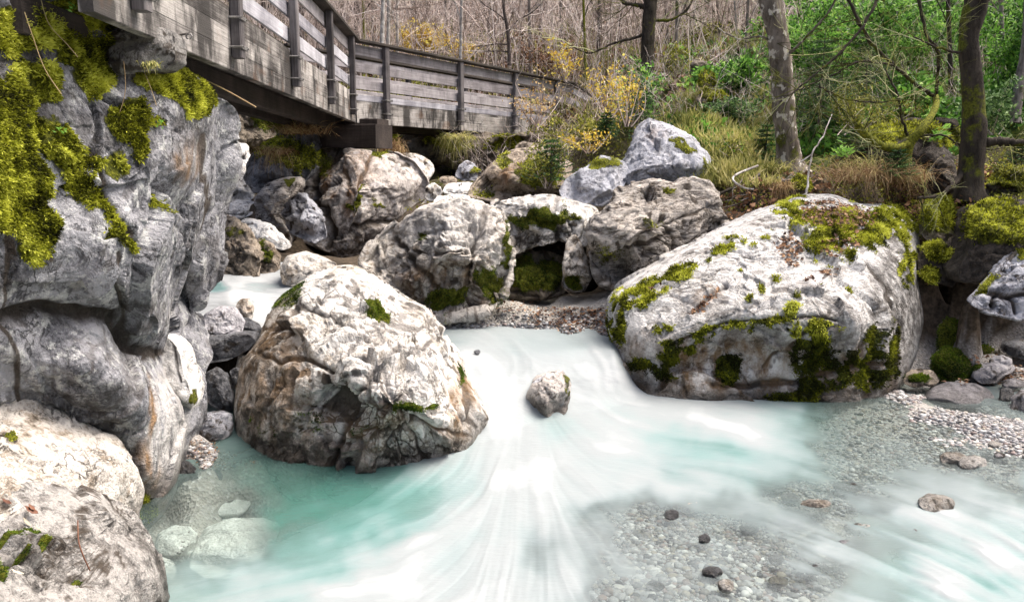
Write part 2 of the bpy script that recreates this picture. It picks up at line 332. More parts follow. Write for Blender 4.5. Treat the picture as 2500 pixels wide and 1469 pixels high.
M['needle'] = leaf_mat('spruce_needles', [(.014, .04, .012), (.045, .12, .03), (.11, .23, .055), (.21, .36, .09)], .5, .2)
M['grass_dry'] = leaf_mat('dry_grass', [(.16, .09, .04), (.36, .24, .12), (.58, .44, .25), (.50, .45, .16)], .7, .3)
M['grass_green'] = leaf_mat('green_grass', [(.14, .16, .04), (.38, .38, .11), (.60, .54, .22), (.74, .66, .38)], .7, .3)
M['litter'] = leaf_mat('fallen_leaves', [(.06, .03, .018), (.19, .095, .05), (.34, .19, .10), (.50, .34, .20)], .6, .15)
M['twig'] = attr_ramp('thicket_twigs', [(.12, .09, .075), (.36, .28, .24), (.60, .50, .44), (.80, .71, .65)], .9, 0, .1)
M['twig_green'] = attr_ramp('mossy_twigs', [(.03, .032, .010), (.09, .09, .025), (.22, .23, .06), (.45, .46, .25)], .9, 0, .1)
M['beech'] = bark_mat('grey_beech_bark', (.21, .18, .145), (.06, .048, .038), moss=(.13, .14, .02), mossamt=.25, lich=(.50, .47, .40))
M['bark_dark'] = bark_mat('dark_mossy_bark', (.07, .058, .045), (.018, .015, .012), moss=(.15, .16, .02), mossamt=.32)
M['bark_moss'] = bark_mat('moss_covered_bark', (.06, .05, .03), (.02, .016, .01), moss=(.26, .27, .03), mossamt=1.4)
M['bark_grey'] = bark_mat('pale_grey_bark', (.30, .27, .24), (.10, .085, .075), moss=(.11, .12, .03), mossamt=.2)
M['birch'] = bark_mat('pale_birch_bark', (.55, .52, .48), (.16, .14, .12), lich=(.6, .58, .54))
M['bark_far'] = bark_mat('distant_bark', (.12, .10, .09), (.045, .038, .034))
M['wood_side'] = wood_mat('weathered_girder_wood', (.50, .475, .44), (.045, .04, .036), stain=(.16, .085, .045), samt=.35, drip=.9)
M['wood_rail'] = wood_mat('silvered_rail_board', (.58, .58, .61), (.20, .195, .22))
M['wood_rail2'] = wood_mat('violet_grey_board', (.47, .445, .45), (.16, .145, .15))
M['wood_dark'] = wood_mat('dark_cap_wood', (.10, .085, .07), (.022, .018, .016))
M['wood_post'] = wood_mat('grey_post_wood', (.21, .195, .195), (.042, .037, .037))
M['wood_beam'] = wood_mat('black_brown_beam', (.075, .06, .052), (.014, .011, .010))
def simple(name, col, rough=.5, metal=0):
    b = NB(name); sh = b.pbsdf(b.mix(b.rng(b.noise(b.pos, 40, 4), .4, .6), col, tuple(x * .6 for x in col)), rough); b.N[-1]
    for n in b.N:
        if n.type == 'BSDF_PRINCIPLED': n.inputs['Metallic'].default_value = metal
    return b.done(sh)
M['steel'] = simple('galvanised_steel', (.35, .34, .33), .5, .8)
# ---------------------------------------------------------------- rocks: closed solids with real depth
ROCKS = {}; GROUND = []      # GROUND: control points of the terrain under the rocks
def poly_radius(poly, c, phi):
    poly = np.asarray(poly, float) - c; a = poly; b = np.roll(poly, -1, 0); out = np.zeros(len(phi))
    for i, t in enumerate(phi):
        dx, dy = math.cos(t), math.sin(t); e = b - a
        den = dx * e[:, 1] - dy * e[:, 0]; den = np.where(np.abs(den) < 1e-9, 1e-9, den)
        r = (a[:, 0] * e[:, 1] - a[:, 1] * e[:, 0]) / den; s = (a[:, 0] * dy - a[:, 1] * dx) / den
        ok = (s >= -1e-6) & (s <= 1 + 1e-6) & (r > 0); out[i] = r[ok].max() if ok.any() else 0
    return out
def seg_dist(q, line):
    line = np.asarray(line, float); best = np.full(len(q), 1e9)
    for a, b in zip(line[:-1], line[1:]):
        e = b - a; t = np.clip(((q - a) @ e) / (e @ e + 1e-9), 0, 1); best = np.minimum(best, np.linalg.norm(q - a - t[:, None] * e, axis=1))
    return best
def blobs(q, bl):
    m = np.zeros(len(q))
    for b in bl:
        x, y, rx, ry = b[:4]; s = b[4] if len(b) > 4 else 1; an = math.radians(b[5]) if len(b) > 5 else 0
        dx, dy = q[:, 0] - x, q[:, 1] - y; u = dx * math.cos(an) + dy * math.sin(an); v = -dx * math.sin(an) + dy * math.cos(an)
        m = np.maximum(m, s * sm(1.45, .55, np.hypot(u / rx, v / ry)))
    return m
def rock(name, label, mat, poly, d, tilt=None, D=None, p=2.6, k=6, sink=0, seed=0, relief=None, centre=None, cracks=(), moss=(), stain=(), dark=(), bleach=(), mossdark=(), mfrag=(1, .75), grow=1.0,
         rough=1.0, facet=1.0, strata=0, res=1.0, group='boulders along the stream', cat='boulder', moss_auto=0, tufts=None, tuft_size=.03, tuft_mat='moss_y', kn=.30, ground=True, parts=True, crk=1.0, knob=1.0):
    r_ = np.random.default_rng(seed + 100); poly = np.asarray(poly, float)
    x, y = poly.T; xs, ys = np.roll(x, -1), np.roll(y, -1); cr = x * ys - xs * y; A = cr.sum() / 2
    c = np.array([((x + xs) * cr).sum(), ((y + ys) * cr).sum()]) / (6 * A) if centre is None else np.asarray(centre, float)
    poly = c + (poly - c) * grow; x, y = poly.T
    y0, y1 = y.min(), y.max(); contact = (float(x[np.argmax(y)]), y1)
    if sink:
        py = poly.copy(); t = sm(c[1], y1, poly[:, 1]); py[:, 1] += sink * t; poly = py
    rp = math.sqrt(abs(A) / math.pi); sp = 1.35 / res
    nphi = int(np.clip(2 * math.pi * rp / 2.44 / sp * .82, 40, 800)); nr = int(np.clip(rp / 2.44 / sp * 1.75, 10, 330)); nb = max(6, nr // 4)
    phi = np.arange(nphi) / nphi * 2 * np.pi; R = poly_radius(poly, c, phi)
    kk = max(1, nphi // 90); ker = np.hanning(2 * kk + 3)[1:-1]; ker /= ker.sum()
    R = np.convolve(np.concatenate([R[-kk:], R, R[:kk]]), ker, 'valid')
    s = np.sin(np.linspace(0, 1, nr + 1) * np.pi / 2)[1:]; s = np.concatenate([s, np.sin(np.linspace(1, 0, nb + 1) * np.pi / 2)[1:-1]])
    front = np.arange(len(s)) < nr
    S = np.repeat(s, nphi); PH = np.tile(phi, len(s)); RR = np.tile(R, len(s)); FR = np.repeat(front, nphi)
    S = np.concatenate([[0], S, [0]]); PH = np.concatenate([[0], PH, [0]]); RR = np.concatenate([[0], RR, [0]]); FR = np.concatenate([[True], FR, [False]])
    qx = c[0] + S * RR * np.cos(PH); qy = c[1] + S * RR * np.sin(PH); q = np.stack([qx, qy], 1)
    rm = rp * d / F_PX                                   # radius in metres
    if D is None: D = rm * .75
    if tilt is None: tilt = rm * .6
    prof = np.clip(1 - S ** p, 0, 1) ** (1 / p)
    hgt = np.clip((y1 - qy) / (y1 - y0), -.2, 1)
    if relief is not None:
        rl = np.asarray(relief, float); base = tps(rl[:, :2], rl[:, 2], q, 2e-4)
        e = np.clip(1 - S ** 7, 0, 1) ** (1 / 2.2); dep = np.where(FR, base + D * .45 * (1 - e), base + D * .45 + D * prof)
        V = P(qx, qy, dep)
    else:
        dsil = d + tilt * hgt; dep = np.where(FR, dsil - D * prof, dsil + D * prof)
        V = P(qx, qy, dep); rr = unit(ray(qx, qy)); cc = P(c[0], c[1], d + tilt * .5)
        ns = []
        for i in range(k):
            n = r_.normal(size=3); n[1] = -abs(n[1]) - .35; n[0] *= 1.1; n = n / np.linalg.norm(n); ns.append((n, r_.uniform(.62, .86)))
        for n, kf in ns:
            dots = (V - cc) @ n; h = dots[FR].max() * kf; e = dots - h; w = .04 * rm
            e = np.where(e > 4 * w, e, w * np.log1p(np.exp(np.clip(e / w, -30, 30)))) * FR * (S < .999)
            t = e / np.maximum(-(rr @ n), .25); lim = np.maximum(dsil - V[:, 1], 0) * .96
            V = V + rr * np.minimum(t, lim)[:, None]
    # back half keeps its metric width
    nf = ~FR
    if nf.any():
        dref = np.where(FR, dep, d + (tilt or 0) * hgt) if relief is None else np.where(FR, dep, base + D * .45)
        Vo = P(qx, qy, dref); Vo[:, 1] = V[:, 1]; V = np.where(nf[:, None], Vo, V)
    n = len(V); nrt = len(s); i = np.arange(nrt - 1)[:, None] * nphi + 1; j = np.arange(nphi)[None]; k2 = (j + 1) % nphi
    Q = np.stack([i + j, i + nphi + j, i + nphi + k2, i + k2], -1).reshape(-1, 4)
    j = np.arange(nphi); T1 = np.stack([np.zeros(nphi, int), 1 + j, 1 + (j + 1) % nphi], 1); o = 1 + (nrt - 1) * nphi; T2 = np.stack([np.full(nphi, n - 1), o + (j + 1) % nphi, o + j], 1)
    def normals(V):
        N = np.zeros_like(V)
        fn = np.cross(V[Q[:, 2]] - V[Q[:, 0]], V[Q[:, 3]] - V[Q[:, 1]])
        for a in range(4): np.add.at(N, Q[:, a], fn)
        return unit(N)
    N = normals(V)
    # orientation: front normals must face the camera
    fm = FR & (S > .2) & (S < .7)
    if (N[fm] * unit(CAM - V[fm])).sum() < 0: N = -N; Q = Q[:, ::-1]; T1 = T1[:, ::-1]; T2 = T2[:, ::-1]
    N[0] = unit(CAM - V[0]); N[-1] = -N[0]
    off = r_.random(3) * 50
    G = V / rm + off; G = G + .35 * np.stack([fbm(G * .8 + 9, 3), fbm(G * .8 + 31, 3), fbm(G * .8 + 57, 3)], 1)
    if strata: G2 = G * np.array([.7, .7, 2.2])
    else: G2 = G
    disp = rm * rough * .13 * fbm(V / rm * .9 + off, 3)
    crack = np.zeros(n)
    fmax = F_PX / (3.3 * d) / 3.0; noct = lambda f0, hi: int(np.clip(1 + math.log2(max(fmax / f0, 1.0)), 1, hi))
    for sc_, am, wd in ((.95, .13, .04), (2.6, .052, .05)) + (((6.5, .019, .08),) if rp > 60 else ()):
        F1, F2, HH = worley(G2 * sc_)
        disp += 1.7 * rm * rough * facet * am * HH
        g = np.exp(-((F2 - F1) / wd) ** 2) * sm(-.1, .35, fbm(V / rm * 1.3 + off + 5, 2)) * crk
        disp -= rm * rough * am * .55 * g; crack = np.maximum(crack, g * .8)
    disp += rm * rough * .020 * fbm(G * 5, 2, ridge=True) * knob
    kq = knob * min(1.0, rm); rdg = fbm(V * 6 + off, noct(6, 4), ridge=True); disp += .019 * max(rough, .5) * rdg * kq + (.010 * max(rough, .5) * fbm(V * 18 + off, noct(18, 2)) if fmax > 18 else 0); crack = np.maximum(crack, .75 * sm(-.15, -.55, rdg) * min(1, knob) * crk)
    for ln, wpx, dm in cracks:
        w_ = np.stack([qx + 9 * pn(V * 5), qy + 9 * pn(V * 5 + 20)], 1)
        dd = seg_dist(w_, ln); g = np.exp(-(dd / wpx) ** 2) * FR; disp -= dm * g; crack = np.maximum(crack, g)
    qq = np.stack([qx, qy], 1)
    wrp = qq + 12 * np.stack([fbm(V * 4, 3), fbm(V * 4 + 40, 3)], 1)
    mo = blobs(wrp, moss) * FR if len(moss) else np.zeros(n)
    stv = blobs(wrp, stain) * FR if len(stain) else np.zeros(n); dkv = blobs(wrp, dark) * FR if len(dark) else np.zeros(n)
    if moss_auto:
        mo = np.maximum(mo, sm(.1, .7, N[:, 2] + .6 * fbm(V * 2.5 + off, 3)) * sm(.25 - moss_auto, .6 - moss_auto, .35 + .6 * fbm(V * 1.8 + off + 80, 4)))
    mk_ = sm(.35, .6, mo * mfrag[0] + mfrag[1] * fbm(V * 6 + off, 5)) * (mo > .05)
    mo = np.minimum(mo, .25 + mk_ * .6) if mfrag[1] > .8 else mo
    disp += mk_ * (.018 + .02 * fbm(V * 16, 2)) * min(1, rm)
    V = V + N * (disp * np.where(FR, np.minimum(1, (.12 if relief is not None else .35) + (1 - S) * 3), .6))[:, None]
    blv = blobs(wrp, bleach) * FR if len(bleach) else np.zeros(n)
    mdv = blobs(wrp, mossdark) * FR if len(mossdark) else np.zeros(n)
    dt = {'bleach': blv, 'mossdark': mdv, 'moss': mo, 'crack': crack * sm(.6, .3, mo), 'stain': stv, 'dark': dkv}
    base = P(contact[0], contact[1], d if relief is None else float(V[np.argmax(np.where(FR, qy, -1)), 1]))
    ob = mk(name, V, [Q, np.concatenate([T1, T2])], M[mat], True, dt, origin=base)
    tag(ob, label, cat, group)
    if ground: GROUND.append((base[0], base[1] + .15, base[2] - .12))
    ROCKS[name + str(len(ROCKS))] = R0 = dict(ob=ob, V=V, N=N, Q=Q, q=qq, FR=FR, mo=mk_ * mo, md=mdv, rm=rm, base=base, label=label)
    if tufts:
        moss_tufts(R0, tufts, tuft_size, tuft_mat, seed)
    return R0
def surf_sample(Rk, w, cnt, seed=0):
    """random points on the rock's skin, weighted by w per vertex"""
    r_ = np.random.default_rng(seed + 5); V, Q = Rk['V'], Rk['Q']
    fw = w[Q].mean(1); ar = np.linalg.norm(np.cross(V[Q[:, 2]] - V[Q[:, 0]], V[Q[:, 3]] - V[Q[:, 1]]), axis=1) * fw
    if ar.sum() <= 0: return np.zeros((0, 3)), np.zeros((0, 3))
    f = r_.choice(len(Q), cnt, p=ar / ar.sum()); u, v = r_.random((2, cnt, 1))
    a, b, c, d = (V[Q[f, i]] for i in range(4)); pnt = (a * (1 - u) + b * u) * (1 - v) + (d * (1 - u) + c * u) * v
    Rk['fi'] = Q[f, 0]; return pnt, Rk['N'][Q[f, 0]]
def moss_tufts(Rk, cnt, size, mat, seed):
    r_ = np.random.default_rng(seed + 9); w = np.where(Rk['mo'] > .25, 1., 0.) * Rk['FR']
    p_, n_ = surf_sample(Rk, w, cnt, seed)
    if not len(p_): return
    mb = MB(); dr = n_ * .7 + r_.normal(size=(cnt, 3)) * .55 + np.array([0, 0, -.25])
    sz = size * r_.uniform(.5, 1.3, cnt); t = np.clip((.6 if mat == 'moss_y' else .5) + .6 * fbm(p_ * 5, 3) + r_.normal(size=cnt) * .2 + .12 * n_[:, 2], 0, 1)
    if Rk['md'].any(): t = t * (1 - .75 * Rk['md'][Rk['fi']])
    leaves(mb, p_ - n_ * .004, dr, sz, .35, .12, t, r_)
    o = mb.build('moss', M[mat], Rk['ob'], False, Rk['base']); o['kind'] = 'stuff'
# ---- the great cliff on the left bank
CL_POLY = [(-420, -260), (60, -120), (200, -5), (330, 35), (352, 80), (400, 125), (440, 160), (500, 196), (530, 232), (532, 275), (522, 310), (528, 400), (512, 480), (492, 560), (474, 640), (450, 700),
           (422, 760), (412, 815), (398, 860), (398, 900), (430, 955), (452, 1000), (447, 1090), (437, 1170), (417, 1240), (380, 1280), (340, 1330), (200, 1420), (-420, 1500)]
CL_REL = [(-300, -200, 3.6), (0, 0, 4.7), (200, 0, 5.5), (330, 50, 6.2), (300, 150, 5.9), (400, 200, 6.1), (500, 225, 6.6), (450, 350, 6.2), (548, 400, 7.2), (500, 600, 7.2), (470, 420, 6.3), (440, 560, 6.5),
          (445, 735, 7.0), (60, 300, 4.75), (100, 450, 4.9), (200, 450, 5.3), (300, 400, 5.6), (380, 600, 5.9), (300, 700, 5.45), (230, 640, 5.2), (0, 680, 4.6), (60, 740, 4.8), (120, 790, 5.15), (380, 800, 6.1), (290, 790, 5.75),
          (350, 860, 6.2), (200, 800, 5.4), (60, 880, 4.95), (200, 900, 5.15), (300, 930, 5.5), (120, 1010, 5.5), (230, 1040, 5.75), (100, 1090, 5.8), (330, 1050, 5.65), (360, 1150, 5.6), (425, 1100, 5.9), (440, 1000, 6.05), (385, 920, 6.1),
          (370, 1270, 5.65), (250, 1200, 5.75), (0, 1150, 5.4), (-300, 600, 3.7), (-300, 1200, 4.2), (300, 1350, 5.3)]
cliff = rock('cliff', 'tall grey cliff with hanging yellow moss on the left bank under the footbridge', 'cliff', CL_POLY, 5.8, relief=CL_REL, centre=(120, 640), D=1.6, seed=1, rough=.30, facet=1.3, res=1.05, cat='cliff', group=None, crk=.6,
    cracks=[([(0, 835), (60, 790), (120, 765), (200, 775), (290, 790), (330, 850), (390, 862)], 14, .10), ([(40, 1000), (60, 560), (140, 640)], 8, .0), ([(330, 850), (300, 700), (280, 620)], 8, .03), ([(505, 330), (510, 450), (495, 560)], 6, .04), ([(250, 370), (280, 480), (330, 560), (350, 610)], 7, .05)],
    moss=[(40, 330, 60, 130), (60, 450, 80, 110), (100, 560, 45, 85, .95), (10, 240, 55, 120), (70, 520, 60, 60), (250, 40, 75, 32), (180, 20, 40, 30), (90, 60, 90, 60), (200, 110, 45, 40), (430, 200, 75, 34, 1, 18), (495, 240, 38, 42), (365, 185, 30, 22), (250, 160, 45, 60), (330, 290, 50, 55), (350, 340, 22, 45, .9, 0), (150, 340, 50, 70, .8, -35), (205, 440, 22, 70, .9, -38), (270, 500, 14, 55, .95, -35),
          (310, 560, 10, 60, .9, -30), (290, 575, 24, 22), (300, 400, 28, 35, .8), (240, 395, 40, 18, .7), (440, 100, 0.1, .1), (395, 495, 8, 8), (352, 1240, 26, 26), (120, 200, 60, 60, .75), (400, 290, 30, 20, .5), (385, 120, 14, 20, .8)],
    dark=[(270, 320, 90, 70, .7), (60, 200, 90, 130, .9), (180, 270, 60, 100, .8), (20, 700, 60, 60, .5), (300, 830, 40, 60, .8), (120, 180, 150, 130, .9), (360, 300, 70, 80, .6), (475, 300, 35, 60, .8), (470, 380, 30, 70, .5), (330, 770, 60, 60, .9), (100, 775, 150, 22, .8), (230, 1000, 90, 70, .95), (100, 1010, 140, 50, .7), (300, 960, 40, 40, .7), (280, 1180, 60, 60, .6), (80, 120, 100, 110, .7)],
    stain=[(478, 400, 22, 60, .9), (370, 1000, 12, 90, .95), (350, 1140, 35, 60, 1), (390, 1180, 18, 60, .6), (340, 1220, 40, 30, .6)],
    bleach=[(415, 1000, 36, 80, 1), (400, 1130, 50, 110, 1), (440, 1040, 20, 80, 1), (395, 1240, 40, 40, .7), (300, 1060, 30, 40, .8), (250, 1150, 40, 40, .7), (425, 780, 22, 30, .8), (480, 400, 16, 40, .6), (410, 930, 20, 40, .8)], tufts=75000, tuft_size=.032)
# pale bleached foot of the cliff and the white rock behind it
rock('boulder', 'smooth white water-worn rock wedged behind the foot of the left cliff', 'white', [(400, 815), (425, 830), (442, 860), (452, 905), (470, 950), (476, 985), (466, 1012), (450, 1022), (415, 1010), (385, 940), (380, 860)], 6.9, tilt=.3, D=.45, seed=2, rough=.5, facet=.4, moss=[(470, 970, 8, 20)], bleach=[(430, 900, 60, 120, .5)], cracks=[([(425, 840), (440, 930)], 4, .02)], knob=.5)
# ---- central boulder
rock('boulder', 'large pale knobbly boulder in the middle of the stream with small green moss patch', 'pale',
     [(820, 648), (860, 644), (905, 660), (950, 700), (1000, 735), (1050, 755), (1072, 790), (1076, 830), (1110, 870), (1140, 930), (1170, 970), (1200, 1012), (1176, 1035), (1165, 1088), (1120, 1118), (1040, 1135), (960, 1155), (880, 1168), (800, 1172), (700, 1158), (620, 1128), (580, 1080), (568, 1000), (578, 930), (590, 880), (620, 840), (640, 790), (670, 735), (720, 690), (770, 660)],
     6.7, relief=[(820, 655, 8.3), (950, 705, 8.1), (1060, 770, 7.9), (1110, 880, 7.6), (1190, 1010, 7.3), (1150, 1100, 6.9), (1040, 1130, 6.75), (880, 1165, 6.6), (700, 1150, 6.7), (590, 1060, 7.0), (575, 950, 7.3), (640, 800, 7.8), (720, 700, 8.15), (700, 900, 6.95), (760, 1000, 6.65), (830, 1080, 6.5), (850, 900, 6.55), (830, 990, 6.62), (870, 960, 6.38), (900, 780, 7.3), (820, 780, 7.35), (740, 830, 7.2), (960, 900, 6.6), (1060, 880, 6.9), (950, 1040, 6.3), (1050, 1040, 6.45), (1100, 980, 6.8), (1000, 820, 7.3)],
     D=1.0, seed=4, rough=.5, facet=1.5, sink=70, res=1.15, crk=1.2, knob=1.0,
     cracks=[([(835, 1010), (870, 950), (930, 890), (1000, 850), (1060, 830)], 8, .09), ([(815, 1140), (820, 1060), (835, 1010)], 10, .09), ([(860, 690), (900, 740), (960, 770), (1040, 790)], 6, .035), ([(640, 800), (700, 790), (760, 760), (850, 790), (930, 830)], 6, .04), ([(620, 860), (680, 880), (740, 860), (800, 900)], 7, .05), ([(700, 690), (720, 760), (690, 830)], 7, .05), ([(1130, 870), (1140, 960), (1170, 1040)], 7, .03), ([(880, 1060), (960, 1080), (1060, 1050), (1150, 1060)], 6, .04)],
     moss=[(920, 745, 40, 11, .95, 22), (990, 1000, 40, 24, .95), (1060, 1000, 20, 8, .7), (700, 720, 60, 14, .55, -40), (1128, 900, 7, 40, .7), (740, 1040, 60, 50, .3), (640, 1040, 60, 40, .3), (860, 1050, 24, 16, .4)],
     dark=[(650, 1040, 90, 110, 1), (620, 900, 45, 80, .8), (720, 1110, 110, 50, 1), (900, 1110, 110, 45, .7), (760, 980, 60, 60, .6), (1010, 940, 30, 20, .7), (660, 930, 60, 70, .5), (1160, 1010, 20, 40, .6), (1110, 1080, 40, 30, .5)], stain=[(1140, 960, 30, 90, .9), (940, 1030, 60, 50, .45), (1100, 1060, 50, 30, .7), (660, 930, 90, 160, .8), (760, 1080, 160, 70, .7)],  # left-flank dark and stain blobs also put its shade into the colour
     bleach=[(900, 780, 160, 90, .4), (980, 900, 110, 90, .45), (800, 700, 90, 40, .35), (1000, 1000, 90, 40, .3)], tufts=9000, tuft_size=.02, tuft_mat='moss_g')  # pale blobs paint the lit tops brighter
# ---- great slab on the right
RB = rock('boulder', 'huge slanting boulder with mossy green flank and leaf-filled seams beside the right bank', 'slab',
     [(1484, 722), (1500, 702), (1560, 668), (1640, 622), (1720, 576), (1800, 540), (1880, 502), (1950, 474), (2030, 470), (2110, 500), (2190, 500), (2240, 540), (2250, 600), (2240, 680), (2255, 780), (2240, 850), (2205, 925), (2150, 978), (2060, 1005), (1960, 1007), (1850, 992), (1700, 972), (1590, 966), (1545, 940), (1512, 900), (1496, 860), (1500, 835), (1484, 810), (1480, 760)],
     8.5, relief=[(1500, 850, 9.0), (1545, 940, 8.85), (1600, 960, 8.72), (1700, 970, 8.6), (1900, 1005, 8.45), (2080, 1000, 8.45), (2190, 930, 8.8), (1620, 860, 8.78), (1690, 812, 8.72), (1850, 775, 8.55), (1980, 765, 8.45), (2120, 775, 8.55), (1800, 880, 8.78), (1650, 920, 8.85), (1980, 880, 8.65), (2100, 880, 8.6), (1490, 740, 9.35), (1600, 700, 9.4), (1750, 620, 9.8), (1900, 545, 10.3), (2000, 500, 10.7), (2120, 520, 10.6), (2210, 560, 10.5), (1900, 680, 9.1), (2050, 660, 9.2), (2130, 700, 9.1), (1700, 730, 9.0), (2190, 720, 9.4), (2230, 820, 9.4), (1560, 790, 9.05)],
     centre=(1850, 780), D=1.5, seed=5, rough=.24, facet=1.7, sink=50, res=1.1, tuft_size=.04, crk=.8,
     cracks=[([(1670, 755), (1720, 715), (1770, 680)], 6, .07), ([(1640, 840), (1760, 790), (1900, 768), (2050, 775)], 8, .04), ([(1740, 940), (1850, 930), (1950, 930), (2100, 900), (2180, 880)], 9, .07), ([(1950, 960), (2010, 800), (2030, 740)], 8, .03), ([(2120, 640), (2160, 700), (2200, 800), (2190, 900)], 9, .06), ([(1860, 900), (1920, 860), (1990, 800)], 6, .04)],
     moss=[(1505, 780, 22, 60), (1550, 720, 50, 28, 1, -25), (1640, 670, 80, 20, 1, -28), (1760, 610, 60, 13, .8, -28), (1870, 570, 40, 12, .7, -25), (1960, 520, 60, 30), (2050, 560, 80, 48), (2140, 560, 80, 45), (2190, 530, 55, 50), (2100, 600, 40, 20, .9), (1920, 495, 40, 14, .8, -25), (1830, 705, 30, 12, .9, -40), (1945, 710, 14, 8, .9), (1925, 755, 30, 18, 1, -20), (1850, 785, 90, 20, .95, -8), (1720, 820, 60, 22, .8, -20), (1615, 795, 20, 14, .9, -30), (2210, 640, 22, 60, .6), (2000, 790, 60, 16, .8),
           (1630, 880, 38, 50, .95), (1560, 890, 34, 20, .8), (1780, 905, 34, 26, 1), (1680, 840, 30, 40, .9), (1980, 850, 50, 70, .92), (2080, 910, 90, 50, .9), (2160, 860, 40, 70, .85), (1930, 975, 60, 26, 1), (1980, 960, 40, 40, .9), (2000, 670, 10, 6, .8), (1900, 650, 9, 6, .8), (1810, 655, 8, 6, .8), (2090, 700, 10, 7, .8), (2070, 560, 90, 60, .75)],
     dark=[(1860, 820, 180, 40, .6), (1580, 900, 60, 60, .6), (2000, 970, 90, 30, .7), (2190, 740, 60, 170, .95), (2050, 830, 120, 80, .5), (1850, 980, 130, 20, .7)], stain=[(1750, 900, 260, 75, 1), (2050, 920, 160, 80, .85), (1850, 990, 160, 20, 1), (1560, 860, 60, 60, .6), (1720, 705, 40, 20, .6)],  # right-flank dark blob: dark mossy side plus painted shading
     bleach=[(1850, 680, 260, 90, .3), (1650, 740, 90, 50, .3), (2060, 700, 90, 60, .2)], mfrag=(.8, 1.15), mossdark=[(1850, 905, 420, 85, .75), (2150, 860, 120, 130, .75), (1500, 800, 20, 40, .4)], tufts=42000)  # pale blobs paint a highlight on the slab top
# ---- boulders of the middle distance  (label, material, outline, distance, options)
def B(label, mat, poly, d, **kw): return rock(kw.pop('name', 'boulder'), label, mat, poly, d, seed=kw.pop('seed', 10 + len(ROCKS)), **kw)
B('blocky cream boulder with cracked face just behind the central boulder', 'pale2', [(880, 640), (905, 600), (940, 562), (990, 525), (1020, 505), (1080, 482), (1130, 475), (1180, 490), (1225, 520), (1250, 570), (1253, 625), (1245, 680), (1225, 722), (1190, 745), (1130, 756), (1080, 764), (1040, 748), (1000, 735), (945, 695), (900, 660)],
  10.6, tilt=1.2, D=1.0, rough=1.0, cracks=[([(1190, 500), (1165, 600), (1150, 700), (1160, 750)], 10, .10), ([(960, 580), (1010, 640), (1060, 700)], 8, .06), ([(1060, 620), (1130, 600), (1200, 610)], 6, .05), ([(1100, 580), (1150, 550), (1240, 560)], 6, .04)], dark=[(1120, 700, 120, 60, .8), (1010, 650, 60, 50, .5)], stain=[(1080, 700, 120, 60, .8)], moss=[(1090, 735, 60, 30, .75), (1210, 700, 30, 50, .7), (1240, 600, 8, 60, .8), (1020, 570, 20, 12, .6)], bleach=[(1080, 530, 120, 60, .6), (1200, 590, 40, 60, .4)], sink=15, tufts=2500, tuft_size=.03, tuft_mat='moss_g')  # pale top paints light, dark and stained lower face also paints shade
B('white capped arch boulder bridging the dark hollow above the sandy pocket', 'pale', [(1193, 495), (1230, 485), (1290, 478), (1340, 476), (1400, 488), (1450, 500), (1464, 520), (1445, 560), (1435, 600), (1400, 606), (1370, 590), (1330, 600), (1290, 605), (1255, 620), (1240, 570), (1215, 520)],
  12.0, tilt=1.3, D=.9, rough=.9, dark=[(1310, 570, 100, 34, .9)], moss=[(1310, 535, 80, 22, .85), (1400, 525, 25, 12, .6), (1380, 520, 14, 30, .7)], cracks=[([(1360, 480), (1350, 530), (1370, 600)], 7, .08)], bleach=[(1320, 500, 130, 22, .7)], ground=False, tufts=2500, tuft_mat='moss_g')  # pale blob paints the light on top of the cap
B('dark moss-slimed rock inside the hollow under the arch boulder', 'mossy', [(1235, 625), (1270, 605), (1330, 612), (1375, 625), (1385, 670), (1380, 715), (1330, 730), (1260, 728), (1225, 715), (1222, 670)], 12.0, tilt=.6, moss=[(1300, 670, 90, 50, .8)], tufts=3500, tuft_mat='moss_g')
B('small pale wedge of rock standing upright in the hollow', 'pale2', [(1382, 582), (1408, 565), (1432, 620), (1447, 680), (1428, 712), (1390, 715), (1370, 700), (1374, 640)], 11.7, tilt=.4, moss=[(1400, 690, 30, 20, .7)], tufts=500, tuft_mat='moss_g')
B('dark back rock closing the hollow behind the wedge', 'shade_rock', [(1225, 600), (1290, 560), (1370, 560), (1440, 580), (1480, 640), (1500, 720), (1440, 740), (1250, 730)], 13.0, tilt=.3)
B('big rounded grey brown boulder with banded surface leaning over the slanting slab', 'strat', [(1432, 565), (1440, 530), (1470, 510), (1500, 470), (1540, 442), (1600, 430), (1650, 440), (1690, 425), (1730, 435), (1762, 480), (1774, 530), (1762, 570), (1700, 600), (1640, 640), (1570, 680), (1500, 705), (1465, 690), (1445, 645)],
  11.0, tilt=1.3, D=1.1, rough=.75, strata=1, cracks=[([(1560, 560), (1640, 540), (1740, 500)], 8, .06), ([(1500, 620), (1580, 600), (1650, 560)], 7, .05)], moss=[(1640, 460, 22, 8, .8), (1600, 540, 40, 20, .5), (1480, 620, 40, 30, .45)], dark=[(1560, 660, 120, 30, .7), (1700, 480, 60, 40, .5)], tufts=800)
B('peaked blue grey boulder rising above its neighbours near the grassy slope', 'grey', [(1478, 485), (1500, 440), (1535, 385), (1556, 330), (1585, 298), (1628, 308), (1680, 335), (1722, 372), (1750, 425), (1757, 455), (1700, 475), (1600, 490), (1520, 500)],
  13.6, grow=1.1, tilt=1.6, D=.9, rough=.6, facet=1.4, k=7, moss=[(1670, 350, 40, 7, .9, 30), (1720, 400, 10, 20, .7)], stain=[(1600, 320, 30, 20, .4)], tufts=700, ground=False, crk=.6)
